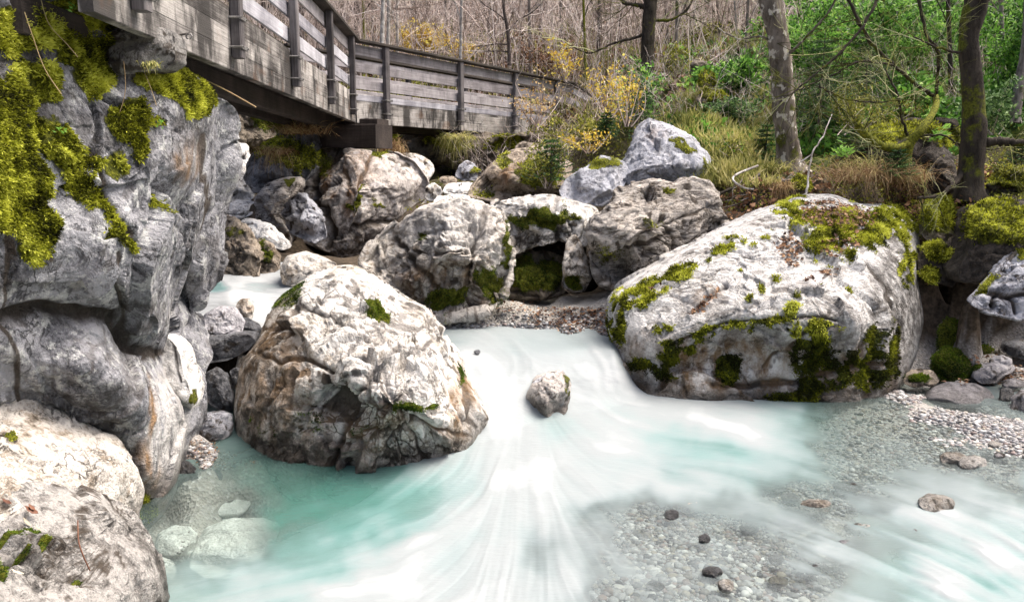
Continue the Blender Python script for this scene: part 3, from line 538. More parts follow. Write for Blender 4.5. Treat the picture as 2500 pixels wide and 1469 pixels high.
B('low blue grey boulder tucked against the left flank of the peaked boulder', 'grey', [(1370, 462), (1388, 432), (1420, 412), (1470, 385), (1520, 395), (1535, 425), (1508, 470), (1470, 500), (1420, 496), (1380, 488)], 13.2, grow=1.08, tilt=.8, rough=.7, moss=[(1470, 395, 50, 14, .8)], crk=.5, tufts=900)
B('slanted brown slab rock leaning uphill below the end of the footbridge', 'brown', [(1138, 480), (1160, 445), (1195, 402), (1235, 365), (1285, 348), (1330, 360), (1400, 400), (1400, 470), (1320, 494), (1220, 494)], 14.2, tilt=2.0, D=.8, rough=.6, facet=1.2, moss=[(1230, 390, 20, 30, .6), (1320, 420, 60, 40, .85), (1180, 470, 30, 12, .6)], stain=[(1240, 430, 50, 16, .9, -50)], tufts=2500, tuft_size=.05)
PB = B('big pitted boulder with rusty streak carrying the footbridge pier', 'pier', [(668, 512), (700, 485), (738, 450), (768, 405), (776, 358), (830, 354), (900, 362), (970, 374), (1012, 392), (1046, 440), (1040, 492), (1000, 530), (960, 562), (925, 600), (900, 632), (860, 640), (810, 618), (765, 600), (720, 580), (688, 550)],
  14.6, tilt=1.4, D=1.5, rough=.55, facet=1.1, k=8, res=1.1, crk=.7, cracks=[([(800, 600), (790, 540), (760, 480), (770, 420)], 9, .12), ([(870, 560), (930, 548), (1000, 540)], 7, .05), ([(905, 380), (880, 440), (850, 500)], 7, .07), ([(950, 392), (1000, 410)], 6, .07), ([(840, 400), (830, 470)], 5, .05)],
  stain=[(790, 420, 16, 60, 1), (850, 490, 26, 50, .9), (870, 400, 60, 60, .45), (800, 380, 60, 24, .6)], moss=[(880, 470, 9, 50, .95, 25), (860, 500, 30, 9, .8), (935, 500, 20, 6, .7), (925, 372, 16, 7, .9), (780, 395, 22, 40, .6)], dark=[(860, 600, 120, 40, .9), (730, 520, 50, 60, .6), (800, 360, 60, 30, .6)], tufts=2500, sink=10)
B('pale rock shelf sticking out from the left base of the pier boulder', 'grey', [(670, 515), (690, 490), (720, 468), (750, 470), (790, 520), (800, 580), (770, 595), (715, 575), (680, 545)], 13.6, tilt=.4, rough=.8, facet=1.2, ground=False)
B('grey striped boulder left of the pier boulder', 'strat', [(618, 482), (650, 450), (700, 432), (738, 428), (742, 460), (705, 482), (676, 512), (690, 548), (722, 585), (702, 612), (662, 592), (632, 562), (620, 522)], 13.4, tilt=.8, rough=.8, strata=1, moss=[(705, 442, 12, 7, .8)], D=.7)
TG = B('dark rock crowned with dry hanging grass and yellow moss beside the pier', 'dark', [(597, 432), (608, 385), (640, 352), (700, 318), (765, 300), (785, 350), (775, 410), (742, 445), (700, 448), (650, 462), (618, 474)], 14.6, tilt=1.4, rough=.7, moss=[(720, 380, 60, 36, 1), (680, 350, 60, 24, .9), (640, 370, 20, 18, .6)], tufts=4500, tuft_size=.05)
B('brown craggy boulder standing beside the left channel', 'brown', [(499, 622), (518, 582), (545, 552), (578, 528), (604, 548), (625, 580), (640, 630), (630, 668), (600, 675), (560, 688), (520, 668), (503, 645)], 10.4, tilt=.7, rough=1.1, dark=[(560, 650, 60, 30, .8), (570, 590, 40, 40, .5)], moss=[(570, 560, 30, 20, .5)], sink=8)
B('smaller mossy brown rock right of the craggy boulder in the left channel', 'brown', [(612, 605), (635, 580), (662, 592), (684, 622), (686, 650), (668, 668), (640, 668), (620, 650)], 10.6, tilt=.4, rough=1.2, moss=[(640, 620, 24, 30, .7)], dark=[(640, 650, 30, 20, .8)], tufts=400, tuft_mat='moss_g')
B('glossy beige boulder above the left channel behind the central boulder', 'pale2', [(680, 655), (700, 625), (742, 614), (785, 625), (828, 642), (806, 670), (766, 690), (722, 700), (688, 694)], 9.9, tilt=.5, rough=.6, facet=1.1, crk=.4)
B('flat washed pale rock under the grey striped boulder', 'white', [(566, 552), (600, 530), (660, 545), (700, 585), (720, 600), (690, 612), (655, 600), (620, 590), (585, 575)], 12.2, tilt=.8, rough=.6)
B('upright brown edged stone at the cliff side of the left channel', 'brown', [(524, 575), (530, 540), (550, 524), (575, 530), (590, 552), (570, 570), (545, 590)], 11.8, tilt=.4)
B('low flat stone with brown flank deep in the left channel', 'white', [(537, 528), (550, 500), (580, 487), (622, 490), (625, 520), (595, 532), (560, 535)], 14, tilt=1, dark=[(585, 518, 30, 10, .8)])
B('smooth whitish boulder far up the left channel', 'white', [(540, 488), (548, 430), (580, 412), (610, 425), (622, 460), (618, 490), (580, 496)], 15.5, tilt=.8, rough=.7)
B('cracked whitish boulder topmost in the left channel gap', 'white', [(545, 420), (540, 370), (570, 350), (605, 352), (612, 400), (600, 425), (570, 425)], 18, tilt=.8, rough=1)
B('shaded rock wall at the end of the left channel gap', 'mossy', [(530, 360), (535, 280), (570, 240), (640, 240), (700, 270), (720, 330), (650, 350), (600, 390), (560, 370)], 20, tilt=1, D=1.6, moss=[(660, 275, 50, 40, .9)], tufts=1500, tuft_size=.06, tuft_mat='moss_g')
# stones by the slab, left gap
B('rounded lilac grey boulder sitting on the flat slab in the left gap', 'river', [(484, 802), (498, 768), (535, 745), (578, 750), (598, 785), (592, 812), (545, 828), (505, 828)], 8.1, tilt=.35, rough=.5, k=4, ground=False)
B('wet dark angular rock left of the rounded lilac boulder', 'dark', [(415, 800), (430, 765), (460, 756), (490, 765), (505, 800), (490, 830), (450, 832)], 8.3, tilt=.3, ground=False)
B('ochre rock half washed over by white water in the left channel', 'pale2', [(575, 745), (588, 728), (610, 727), (621, 748), (616, 770), (595, 774), (578, 765)], 9.0, tilt=.2, rough=.5, ground=False, sink=10, stain=[(600, 750, 20, 20, .6)])
B('flat dark slab laid across the left gap under the rounded boulder', 'dark', [(440, 842), (470, 828), (520, 815), (580, 806), (628, 808), (632, 835), (600, 860), (555, 880), (490, 890), (452, 875)], 7.9, tilt=.5, D=.5, rough=.5, ground=False, k=7)
B('dark wedge stone behind the slab against the central boulder', 'dark', [(575, 800), (585, 770), (610, 775), (640, 800), (650, 835), (610, 835)], 8.4, tilt=.2, ground=False)
B('grey angular stone stuck upright under the slab', 'dark', [(500, 910), (525, 898), (552, 915), (572, 960), (570, 1000), (540, 1005), (505, 985)], 7.6, tilt=.2, rough=.8, ground=False)
B('small rounded grey stone beside the upright stone under the slab', 'river', [(465, 935), (480, 912), (505, 912), (510, 945), (495, 962), (472, 958)], 7.7, tilt=.1, rough=.8, ground=False)
B('fist-sized dark stone jammed against the central boulder under the slab', 'dark', [(560, 905), (575, 895), (595, 905), (595, 935), (570, 940)], 7.7, tilt=.1, ground=False)
B('rounded mottled grey boulder above the leaf-strewn pocket in the left gap', 'grey', [(448, 1070), (460, 1040), (490, 1010), (530, 1002), (565, 1010), (573, 1040), (560, 1065), (520, 1085), (470, 1092)], 7.1, tilt=.3, rough=.6)
B('dark filler rock at the back of the left gap', 'shade_rock', [(430, 900), (480, 870), (620, 870), (640, 960), (620, 1090), (560, 1100), (450, 1060), (440, 960)], 8.4, tilt=.1, D=.4, ground=False)  # black colour stands in for the shade of the gap
B('dark sharp wet stone at the pool edge beside the cliff foot', 'dark', [(432, 1190), (437, 1130), (455, 1124), (478, 1150), (492, 1175), (482, 1195), (455, 1200)], 6.4, tilt=.15, ground=False, sink=12)
B('flat dark wet stone next to the sharp stone at the pool edge', 'dark', [(478, 1175), (500, 1145), (530, 1138), (545, 1160), (530, 1185), (495, 1192)], 6.55, tilt=.15, ground=False, sink=12)
B('submerged pale slab below the leaf-strewn pocket', 'silted', [(420, 1235), (445, 1200), (500, 1180), (590, 1176), (630, 1185), (622, 1215), (600, 1250), (560, 1275), (480, 1285), (430, 1265)], 6.15, tilt=.75, D=.15, rough=.35, facet=.6, k=3, ground=False)
B('small submerged round stone beside the big underwater boulder', 'silted', [(376, 1340), (382, 1305), (410, 1290), (455, 1295), (480, 1320), (470, 1350), (425, 1362), (390, 1356)], 5.35, tilt=.3, D=.16, rough=.3, facet=.3, k=2, ground=False, knob=.4)
B('big submerged pale boulder with flat top under the green pool', 'silted', [(462, 1385), (470, 1330), (500, 1290), (560, 1268), (640, 1268), (682, 1285), (672, 1330), (630, 1385), (570, 1412), (500, 1410)], 5.15, tilt=.75, D=.16, rough=.4, facet=.6, k=3, ground=False, knob=.3, crk=.3)
# cascade
B('small white topped boulder splitting the cascade in midstream', 'pier', [(1283, 965), (1300, 930), (1330, 910), (1372, 902), (1390, 925), (1396, 955), (1385, 985), (1370, 998), (1330, 996), (1295, 985)], 8.14, D=.3, tilt=.35, rough=.7, moss=[(1382, 945, 10, 40, .6)], dark=[(1320, 985, 50, 14, .6)], sink=25, ground=False, cat='boulder')
B('brown wet toe of rock beside the cascade under the slanting boulder', 'brown', [(1488, 925), (1492, 885), (1510, 868), (1540, 890), (1550, 930), (1520, 940)], 9.1, tilt=.2, ground=False, sink=20)
# behind: upstream stones under the right span
B('pale weathered rock behind the right shoulder of the pier boulder', 'pale', [(965, 385), (985, 370), (1020, 378), (1055, 395), (1062, 415), (1045, 445), (1060, 480), (1040, 500), (1000, 490)], 16.2, tilt=.6, rough=.8, ground=False)
B('round pale cobble between pier boulder and cream boulder', 'pale', [(1035, 478), (1040, 455), (1058, 445), (1076, 455), (1080, 475), (1066, 490), (1045, 492)], 14.5, tilt=.3)
B('flat white rock lying upstream under the right span', 'white', [(1075, 470), (1090, 450), (1130, 444), (1165, 448), (1150, 470), (1110, 478)], 15.2, tilt=.8)
B('flat white streambed slab just above the cream boulder', 'white', [(1050, 492), (1070, 480), (1120, 472), (1150, 478), (1150, 500), (1080, 510)], 13.6, tilt=.8)
B('triangular grey rock in the shadow below the right span', 'grey', [(1108, 430), (1120, 405), (1138, 388), (1160, 400), (1180, 425), (1165, 440), (1130, 442)], 16.5, tilt=.4, moss=[(1165, 415, 14, 10, .9)], tufts=300)
B('low angular brown stone beside the triangular rock', 'brown', [(1068, 440), (1080, 428), (1110, 430), (1118, 445), (1090, 452)], 16, tilt=.3)
B('dark shaded mossy rock bank beneath the right span', 'mossy', [(935, 380), (950, 325), (1010, 316), (1100, 318), (1200, 318), (1290, 322), (1330, 350), (1300, 380), (1220, 390), (1150, 440), (1080, 400), (1040, 400), (980, 400)], 19.5, tilt=.5, D=.8, rough=1.1, moss=[(1090, 340, 60, 18, .9), (1240, 345, 60, 22, .8), (960, 350, 16, 30, .8)], tufts=5000, tuft_size=.06, dark=[(1120, 400, 140, 50, .9)])
# ---- right bank
B('thick cushion-mossed boulder on the right bank behind the slanting boulder', 'mossy', [(2250, 530), (2262, 488), (2300, 474), (2345, 480), (2372, 510), (2370, 560), (2330, 590), (2280, 600), (2250, 575)], 10.6, tilt=.8, rough=.8, moss=[(2305, 520, 70, 50, 1)], tufts=5000, tuft_size=.045)
MB2 = B('broad moss domed boulder at the right bank overhanging a dark hole', 'shade_rock', [(2335, 670), (2355, 620), (2362, 560), (2372, 510), (2410, 485), (2480, 480), (2580, 490), (2620, 560), (2600, 610), (2520, 640), (2450, 660), (2390, 690), (2350, 690)], 9.7, tilt=1.1, D=1.0, rough=.6, moss=[(2450, 540, 110, 55, 1), (2400, 520, 50, 50, 1), (2560, 520, 60, 60, 1)], tufts=9000, tuft_size=.045)  # base painted near-black for the shade of the hole, like the ledge
B('moss and leaf covered ledge rock in the dark hole of the right bank', 'shade_rock', [(2240, 640), (2260, 590), (2330, 580), (2365, 610), (2350, 670), (2330, 700), (2270, 690), (2245, 670)], 10.2, tilt=.6, moss=[(2290, 610, 40, 24, .9), (2270, 670, 30, 24, .9)], tufts=2500, tuft_size=.04)
B('grey boulder split into rounded blocks at the right picture edge', 'grey', [(2365, 742), (2400, 700), (2440, 650), (2490, 600), (2580, 590), (2600, 700), (2580, 790), (2480, 780), (2410, 765)], 8.9, tilt=.6, facet=.6, rough=.7, cracks=[([(2400, 705), (2460, 720), (2540, 715)], 8, .09), ([(2430, 715), (2425, 750)], 6, .07), ([(2470, 720), (2480, 770)], 6, .06)], moss=[(2400, 700, 40, 9, .9, -45), (2485, 620, 14, 16, .9)], tufts=1200, ground=False)
B('dark rock wall behind the hole of the right bank', 'shade_rock', [(2180, 560), (2300, 560), (2420, 600), (2600, 600), (2700, 800), (2640, 900), (2400, 895), (2280, 890), (2190, 860)], 12.6, tilt=-.5, D=.5)  # wall colour carries the darkness of the deep hole
B('dark green mossy stone leaning at the back of the right bank', 'mossy', [(2285, 850), (2292, 800), (2310, 772), (2335, 778), (2352, 820), (2350, 855), (2320, 865)], 9.8, tilt=.3, moss=[(2320, 815, 50, 60, .8)], tufts=1500, tuft_mat='moss_g')
B('round cushion of dark moss over a stone beside the grey cobbles', 'mossy', [(2272, 905), (2280, 868), (2310, 846), (2345, 850), (2372, 885), (2370, 920), (2330, 935), (2290, 928)], 9.3, tilt=.4, moss=[(2320, 885, 70, 60, 1)], tufts=3500, tuft_mat='moss_g')
B('low brown stone with moss toe at the water edge right of the slanting boulder', 'brown', [(2203, 935), (2215, 910), (2245, 898), (2280, 905), (2298, 930), (2280, 942), (2230, 945)], 8.9, tilt=.3, moss=[(2245, 925, 35, 14, .8)], tufts=900, tuft_mat='moss_g', k=4)
B('long smooth oval grey river boulder on the right gravel', 'river', [(2258, 975), (2275, 945), (2320, 932), (2380, 935), (2415, 950), (2432, 975), (2418, 990), (2360, 996), (2295, 992)], 8.55, tilt=.45, rough=.35, facet=.3, k=2, crk=.1, knob=.3, p=2.2)
B('light grey boulder with green moss corner above the oval stone', 'river', [(2370, 920), (2378, 892), (2420, 884), (2470, 888), (2485, 900), (2450, 920), (2435, 935), (2395, 938)], 9.2, tilt=.4, rough=.5, k=4, moss=[(2378, 900, 12, 12, 1)], tufts=300, tuft_mat='moss_g')
B('flat tan stone perched behind the light grey boulder', 'river', [(2412, 888), (2420, 872), (2450, 866), (2472, 876), (2470, 890), (2440, 894)], 9.5, tilt=.2, k=3)
B('pale cobble among brown leaves at the right edge', 'river', [(2445, 945), (2452, 928), (2478, 922), (2500, 930), (2502, 945), (2475, 950)], 9.0, tilt=.2, k=3, rough=.5)
B('upright slate blue cobble beside the right edge boulder', 'dark', [(2440, 975), (2444, 952), (2462, 944), (2476, 955), (2476, 980), (2460, 988)], 8.6, tilt=.1, k=3, rough=.5)
B('rounded grey boulder cut by the right picture edge', 'river', [(2466, 1010), (2474, 975), (2500, 952), (2550, 945), (2600, 980), (2590, 1020), (2520, 1022)], 8.2, tilt=.3, k=3, rough=.4)
B('dark stone in shade at the far right behind the cobbles', 'dark', [(2440, 855), (2450, 835), (2490, 825), (2540, 835), (2560, 870), (2500, 880)], 10, tilt=.3)
B('dim mossy stone in shade above the tan stone', 'mossy', [(2370, 870), (2385, 845), (2430, 838), (2445, 860), (2420, 880), (2385, 882)], 10.2, tilt=.3, moss=[(2400, 850, 30, 14, .8)], tufts=400, tuft_mat='moss_g')
# ---- near left corner
FL1 = B('cream foreground boulder in the lower left corner with moss-filled seam', 'pale2', [(-160, 960), (0, 1020), (40, 1048), (100, 1085), (170, 1112), (205, 1162), (238, 1205), (266, 1245), (288, 1290), (286, 1325), (265, 1345), (220, 1380), (100, 1400), (-160, 1400)], 4.7,
  relief=[(-160, 960, 4.6), (0, 1030, 4.6), (100, 1095, 4.75), (220, 1165, 4.9), (300, 1280, 4.95), (290, 1340, 4.75), (150, 1200, 4.35), (60, 1200, 4.1), (200, 1280, 4.4), (0, 1250, 3.8), (-160, 1200, 3.6), (-160, 1400, 3.5), (100, 1390, 4.0), (240, 1370, 4.5)], centre=(90, 1230), D=.8, rough=.38, facet=1.4, res=1.1,
  cracks=[([(0, 1050), (60, 1070), (130, 1100), (190, 1150), (240, 1220)], 6, .05), ([(40, 1200), (120, 1225), (200, 1260), (260, 1320), (300, 1335)], 6, .04), ([(220, 1240), (260, 1250)], 4, .03)], moss=[(35, 1058, 10, 12, 1), (145, 1095, 20, 7, .9), (100, 1210, 26, 9, 1, 15), (170, 1245, 60, 6, .9, 28), (215, 1285, 10, 30, .8, -30), (190, 1150, 14, 14, .7)], tufts=2500, tuft_size=.014, ground=False, crk=.5)
FL2 = B('darker lichen-spotted foreground rock below the cream boulder in the corner', 'corner', [(-160, 1255), (0, 1268), (60, 1285), (150, 1295), (220, 1325), (272, 1360), (288, 1385), (285, 1410), (315, 1445), (340, 1480), (360, 1600), (-160, 1600)], 4.2,
  relief=[(-160, 1220, 3.5), (0, 1240, 3.75), (160, 1265, 4.1), (300, 1350, 4.5), (310, 1400, 4.3), (370, 1480, 4.2), (150, 1340, 3.75), (50, 1330, 3.5), (230, 1400, 3.8), (100, 1440, 3.3), (0, 1469, 3.0), (250, 1469, 3.6), (-160, 1600, 2.6), (350, 1600, 3.7)], centre=(120, 1420), D=.7, rough=.4, facet=1.4, res=1.1,
  cracks=[([(0, 1370), (80, 1350), (160, 1380), (220, 1400), (300, 1390)], 6, .05), ([(220, 1400), (330, 1460)], 5, .04)], moss=[(10, 1320, 30, 9, .9), (80, 1300, 22, 10, .8), (110, 1320, 14, 8, .8), (10, 1385, 16, 24, 1), (200, 1410, 12, 6, .9), (190, 1375, 14, 6, .7), (240, 1325, 14, 5, .8), (290, 1415, 14, 5, .8), (60, 1350, 10, 6, .7)], stain=[(60, 1240, 60, 16, .5)], dark=[(90, 1330, 120, 50, .6), (280, 1390, 40, 20, .6)], tufts=2500, tuft_size=.014, tuft_mat='moss_g', ground=False)
B('smooth pale rock toe running into the pool at the lower left', 'pale', [(290, 1385), (330, 1374), (380, 1382), (412, 1400), (418, 1420), (395, 1445), (375, 1475), (350, 1500), (310, 1440)], 4.7, tilt=.4, D=.25, rough=.5, k=4, ground=False, dark=[(400, 1430, 20, 20, .7)])
B('whitish lumpy rock cut by the bottom picture edge at lower right', 'river', [(2085, 1475), (2095, 1448), (2150, 1436), (2215, 1440), (2245, 1452), (2290, 1442), (2335, 1458), (2350, 1490), (2300, 1530), (2150, 1530)], 4.72, tilt=.3, D=.25, rough=.6, k=4, ground=False, knob=1.3)
# ---------------------------------------------------------------- terrain
def Wp(px, py, z): w = W(px, py, z); return (w[0], w[1], z)
TC = [Wp(*a) for a in [  # pool bed and shores (photo pixel, height)
    (700, 1250, -.6), (900, 1300, -.55), (1100, 1150, -.5), (600, 1300, -.5), (700, 1440, -.45), (500, 1400, -.38), (400, 1290, -.35), (450, 1230, -.3), (560, 1230, -.42), (1000, 1440, -.4), (1200, 1300, -.35), (1300, 1100, -.4),
    (1500, 1030, -.3), (1700, 1060, -.25), (1900, 1060, -.14), (1400, 1300, -.12), (1500, 1250, -.08), (1600, 1330, -.06), (1500, 1440, -.07), (1750, 1440, -.05), (1800, 1330, -.06), (1700, 1200, -.12), (1900, 1200, -.10), (1950, 1400, -.10), (2000, 1120, -.07), (2150, 1060, -.05), (2150, 1000, -.04),
    (2300, 1060, -.03), (2300, 1130, -.04), (2450, 1160, -.05), (2400, 1090, -.015), (2150, 1250, -.12), (2300, 1350, -.2), (2480, 1420, -.25), (2100, 1400, -.2), (2480, 1260, -.12), (2200, 960, .03), (2300, 1010, .04), (2400, 1030, .07), (2500, 1060, .06), (2500, 960, .15), (2350, 930, .15), (2700, 1100, .1), (2800, 1300, .1), (2900, 1469, .05),
    (560, 1110, .03), (500, 1120, .06), (600, 1140, -.02), (450, 1150, .03), (520, 1090, .10), (620, 1120, .0),
    (1120, 840, .30), (1250, 870, .25), (1400, 870, .25), (1470, 860, .30), (1250, 835, .36), (1420, 842, .38), (1080, 790, .46), (1150, 770, .56), (1300, 800, .52), (1400, 790, .55), (1480, 800, .52), (1300, 760, .62), (1400, 745, .66), (1250, 735, .7), (1450, 730, .7), (1100, 770, .52),
    (1170, 960, -.3), (1300, 960, -.3), (1450, 950, -.2), (1200, 900, 0), (1420, 900, 0), (1300, 900, 0), (1350, 1469, -.2), (300, 1500, -.3), (-400, 1600, .3), (1250, 2200, -.3), (2600, 2200, -.1), (-200, 2200, .4)]]
TC += [tuple(P(*a)) for a in [(520, 722, 10.2), (600, 805, 8.9), (650, 748, 9.6), (480, 700, 10.6), (690, 760, 9.4), (560, 600, 12), (580, 520, 14.5), (590, 430, 18), (580, 350, 22), (900, 600, 15), (1100, 470, 15.5), (1130, 440, 18), (1150, 400, 21), (1200, 330, 23), (1000, 350, 21), (1350, 340, 21), (1300, 480, 14.5), (1400, 420, 16), (1500, 320, 18),
    (1350, 260, 24), (1500, 250, 24), (1250, 240, 27), (1000, 240, 27), (850, 230, 28), (700, 250, 26), (650, 300, 22), (1700, 290, 17), (1800, 330, 15.5), (1800, 400, 14), (1920, 415, 13.8), (1850, 440, 12.6), (2000, 430, 12.6), (2130, 440, 12.3), (2250, 470, 11.8), (2370, 480, 11.2), (2480, 470, 11), (1800, 520, 12.3), (2000, 490, 12.2), (2130, 490, 11.9),
    (2100, 370, 14), (2300, 370, 13.5), (2480, 350, 13.5), (1700, 200, 22), (1850, 230, 20), (2000, 250, 18), (2200, 200, 18), (2450, 200, 18), (2800, 100, 16), (2900, 400, 12), (2800, 700, 10), (1600, 130, 30), (1850, 100, 30), (2200, 0, 28), (2500, -60, 28), (1300, 100, 36), (1000, 80, 40), (1300, -60, 56), (900, -60, 56), (1800, -120, 52), (2300, -250, 48),
    (400, -60, 60), (0, -300, 60), (-600, -300, 40), (2900, -500, 40), (500, 100, 34), (3300, 0, 16), (2300, 880, 10.2), (2400, 860, 10.2), (2250, 800, 11)]]
TC += [(-4.2, 6.0, 2.6), (-5.5, 9, 3.0), (-5, 12, 2.7), (-6, 16, 3.4), (-9, 8, 4), (-12, 16, 5), (-14, 26, 8), (-7, 3, 3), (-10, 0, 4), (-6, -4, 1.5), (6, -4, .3), (0, -5, -.2), (9, 4, 1), (11, 8, 2.5), (0, 90, 38), (-50, 70, 40), (50, 70, 44), (-60, 20, 24), (60, 20, 26), (0, 140, 60), (80, 120, 60), (-80, 120, 60), (-30, 5, 12), (30, 5, 14), (30, -10, 9), (-30, -10, 9)]
TC += [tuple(P(*a)) for a in [(1650, 690, 10.4), (1750, 650, 10.9), (1850, 610, 11.3), (1950, 570, 11.8), (2050, 555, 12.1), (2150, 570, 12.0), (2220, 600, 11.7), (1560, 720, 10.2)]]
TC += GROUND
TC = np.array(TC)
def terr_raw(xy):
    # plane-aware inverse distance in a log-polar like space so that near points dominate near
    q = np.stack([xy[:, 0] / (1 + .06 * np.maximum(xy[:, 1], 0)), 9 * np.log1p(np.maximum(xy[:, 1] + 6, .1) / 6)], 1)
    c = np.stack([TC[:, 0] / (1 + .06 * np.maximum(TC[:, 1], 0)), 9 * np.log1p(np.maximum(TC[:, 1] + 6, .1) / 6)], 1)
    return idw(c, TC[:, 2], q, 4.0, .004)
def terr(xy):
    xy = np.asarray(xy, float); z = terr_raw(xy); p3 = np.stack([xy[:, 0], xy[:, 1], xy[:, 0] * 0], 1)
    far = sm(12, 24, xy[:, 1]); lo = .03 + .25 * far + sm(.2, .8, z) * .06 * (1 - far)
    return z + lo * fbm(p3 * .9, 3) + .012 * fbm(p3 * 6, 3)
nc, nrw = 420, 400
ya = np.concatenate([np.linspace(-6, 2.2, 14)[:-1], 2.2 * np.exp(np.linspace(0, math.log(150 / 2.2), nrw - 13))])
cols = np.concatenate([np.linspace(-1.9, -.72, 40)[:-1], np.linspace(-.72, .72, nc - 79), np.linspace(.72, 1.9, 41)[1:]])
XX = cols[None, :] * (np.maximum(ya, 2.2)[:, None] + 3.0); YY = np.repeat(ya[:, None], XX.shape[1], 1)
xy = np.stack([XX.ravel(), YY.ravel()], 1); Z = terr(xy)
ZG = Z.reshape(XX.shape)
def terr(q):
    q = np.asarray(q, float); fr = np.interp(q[:, 1], ya, np.arange(len(ya))); fc = np.interp(q[:, 0] / (np.maximum(q[:, 1], 2.2) + 3.0), cols, np.arange(len(cols)))
    i = np.clip(fr.astype(int), 0, len(ya) - 2); j = np.clip(fc.astype(int), 0, len(cols) - 2); a = fr - i; b = fc - j
    return (ZG[i, j] * (1 - b) + ZG[i, j + 1] * b) * (1 - a) + (ZG[i + 1, j] * (1 - b) + ZG[i + 1, j + 1] * b) * a
Vt = np.column_stack([xy, Z]); nC = XX.shape[1]; nR = XX.shape[0]
def gridF(nR, nC):
    i = np.arange(nR - 1)[:, None] * nC; j = np.arange(nC - 1)[None]
    return np.stack([i + j, i + j + 1, i + nC + j + 1, i + nC + j], -1).reshape(-1, 4)
gx, gy = proj(Vt)
bch = (XX.ravel() > -1.2) * (XX.ravel() < 2.3) * (YY.ravel() < 12.2) * sm(1.0, .8, Z); grav = np.maximum(sm(.4, .25, Z) * (YY.ravel() < 12), bch)
green = np.clip(sm(1.0, 5, XX.ravel()) * sm(12, 15, YY.ravel()), 0, 1) * .9 + .25 * sm(14, 18, YY.ravel())
silt = np.maximum(.45 * sm(1000, 850, gx) * sm(-.02, -.1, Z) * (gy > 1100), blobs(np.stack([np.clip(gx, -1e4, 1e4), np.clip(gy, -1e4, 1e4)], 1), [(1280, 752, 190, 30), (2195, 965, 60, 20, .8)]) * (YY.ravel() > 7) * (YY.ravel() < 13.5))
ground = mk('ground', Vt, gridF(nR, nC), M['earth'], True, {'gravel': grav, 'green': green, 'silt': silt}); ground['kind'] = 'structure'
def on_ground(x, y): x = np.atleast_1d(x); y = np.atleast_1d(y); return terr(np.stack([x, y], 1))
def ground_hit(px, py, dmin=3, dmax=70):
    """first point of the ground seen through photo pixel px, py"""
    px = np.atleast_1d(np.asarray(px, float)); py = np.broadcast_to(np.asarray(py, float), px.shape); ds = np.exp(np.linspace(math.log(dmin), math.log(dmax), 90)); res = np.full((len(px), 3), np.nan)
    G = P(px[:, None], py[:, None], ds[None]); z = terr(G.reshape(-1, 3)[:, :2]).reshape(G.shape[:2]); below = G[..., 2] < z; hit = below.any(1); k = below.argmax(1)
    ar = np.arange(len(px)); k0 = np.maximum(k - 1, 0); a = ds[k0]; b = ds[k]
    for _ in range(7):
        m = (a + b) / 2; g_ = P(px, py, m); zz = terr(g_[:, :2]); lo = g_[:, 2] < zz; b = np.where(lo, m, b); a = np.where(lo, a, m)
    g_ = P(px, py, b); g_[:, 2] = terr(g_[:, :2]); res[hit] = g_[hit]
    return res
# ---------------------------------------------------------------- water of the pool and the cascade
WZ = [Wp(*a) for a in [(1080, 815, .44), (1250, 820, .44), (1450, 835, .44), (1130, 860, .42), (1250, 875, .40), (1400, 865, .43), (1480, 870, .43), (1440, 885, .40), (1330, 890, .36), (1200, 930, .22), (1280, 925, .22), (1440, 920, .22), (1490, 930, .16), (1170, 990, .05), (1270, 1000, .03), (1400, 985, .05), (1500, 965, .03), (1400, 1100, 0.0), (1700, 1050, .02), (1800, 1060, .0),
    (1200, 1100, .02), (2000, 1000, 0), (2300, 1100, 0), (2300, 1300, .0), (2500, 1150, 0), (2600, 1469, 0), (1300, 1469, 0), (900, 1200, 0), (500, 1200, 0), (300, 1469, 0), (1650, 1000, .0), (2200, 950, 0)]]
WZ += [(-1.5, 12, .45), (2, 12, .45), (5, 9.3, 0), (-5, 7, 0), (-4, 4, 0), (8, 5, 0), (0, 2, 0), (-1.9, 9.0, .42)]
WZ = np.array(WZ)
cx = np.linspace(-60, 2900, 700); rows = np.concatenate([np.linspace(790, 1000, 75), np.linspace(1004, 1500, 150), np.linspace(1530, 3400, 24)])
CX, RY = np.meshgrid(cx, rows); w0 = W(CX.ravel(), RY.ravel(), 0.0); wxy = w0[:, :2]
# foot of the rays on the plane z = 0, compressed where the cascade rises: iterate so that the sheet keeps the pixel spacing
wz = np.zeros(len(wxy))
_cx = CX.ravel(); _ry = RY.ravel() + 14 * fbm(np.column_stack([CX.ravel() / 240, RY.ravel() / 900, CX.ravel() * 0]), 1)
_lip = np.interp(_cx, [1000, 1080, 1200, 1300, 1370, 1420, 1500], [850, 850, 850, 862, 858, 852, 850]); _ft = np.interp(_cx, [1000, 1080, 1200, 1300, 1400, 1450, 1500, 1560], [1110, 1100, 1070, 1030, 1012, 1005, 990, 970])
_t = np.clip((_ry - _lip) / (_ft - _lip), 0, 1); wz = .43 * (1 - (.65 * _t + .35 * sm(0, 1, _t))) * sm(1600, 1500, _cx + (_ry - 900) * -.2) + .012 * sm(700, 830, -_ry + 1600)
wz = wz + .004 * fbm(np.column_stack([_cx / 40, _ry / 30, _cx * 0]), 3) * sm(.02, .2, wz) * sm(.44, .3, wz)
_rr = ray(_cx, RY.ravel()); wxy = (CAM + _rr * ((wz - 2.5) / _rr[:, 2])[:, None])[:, :2]
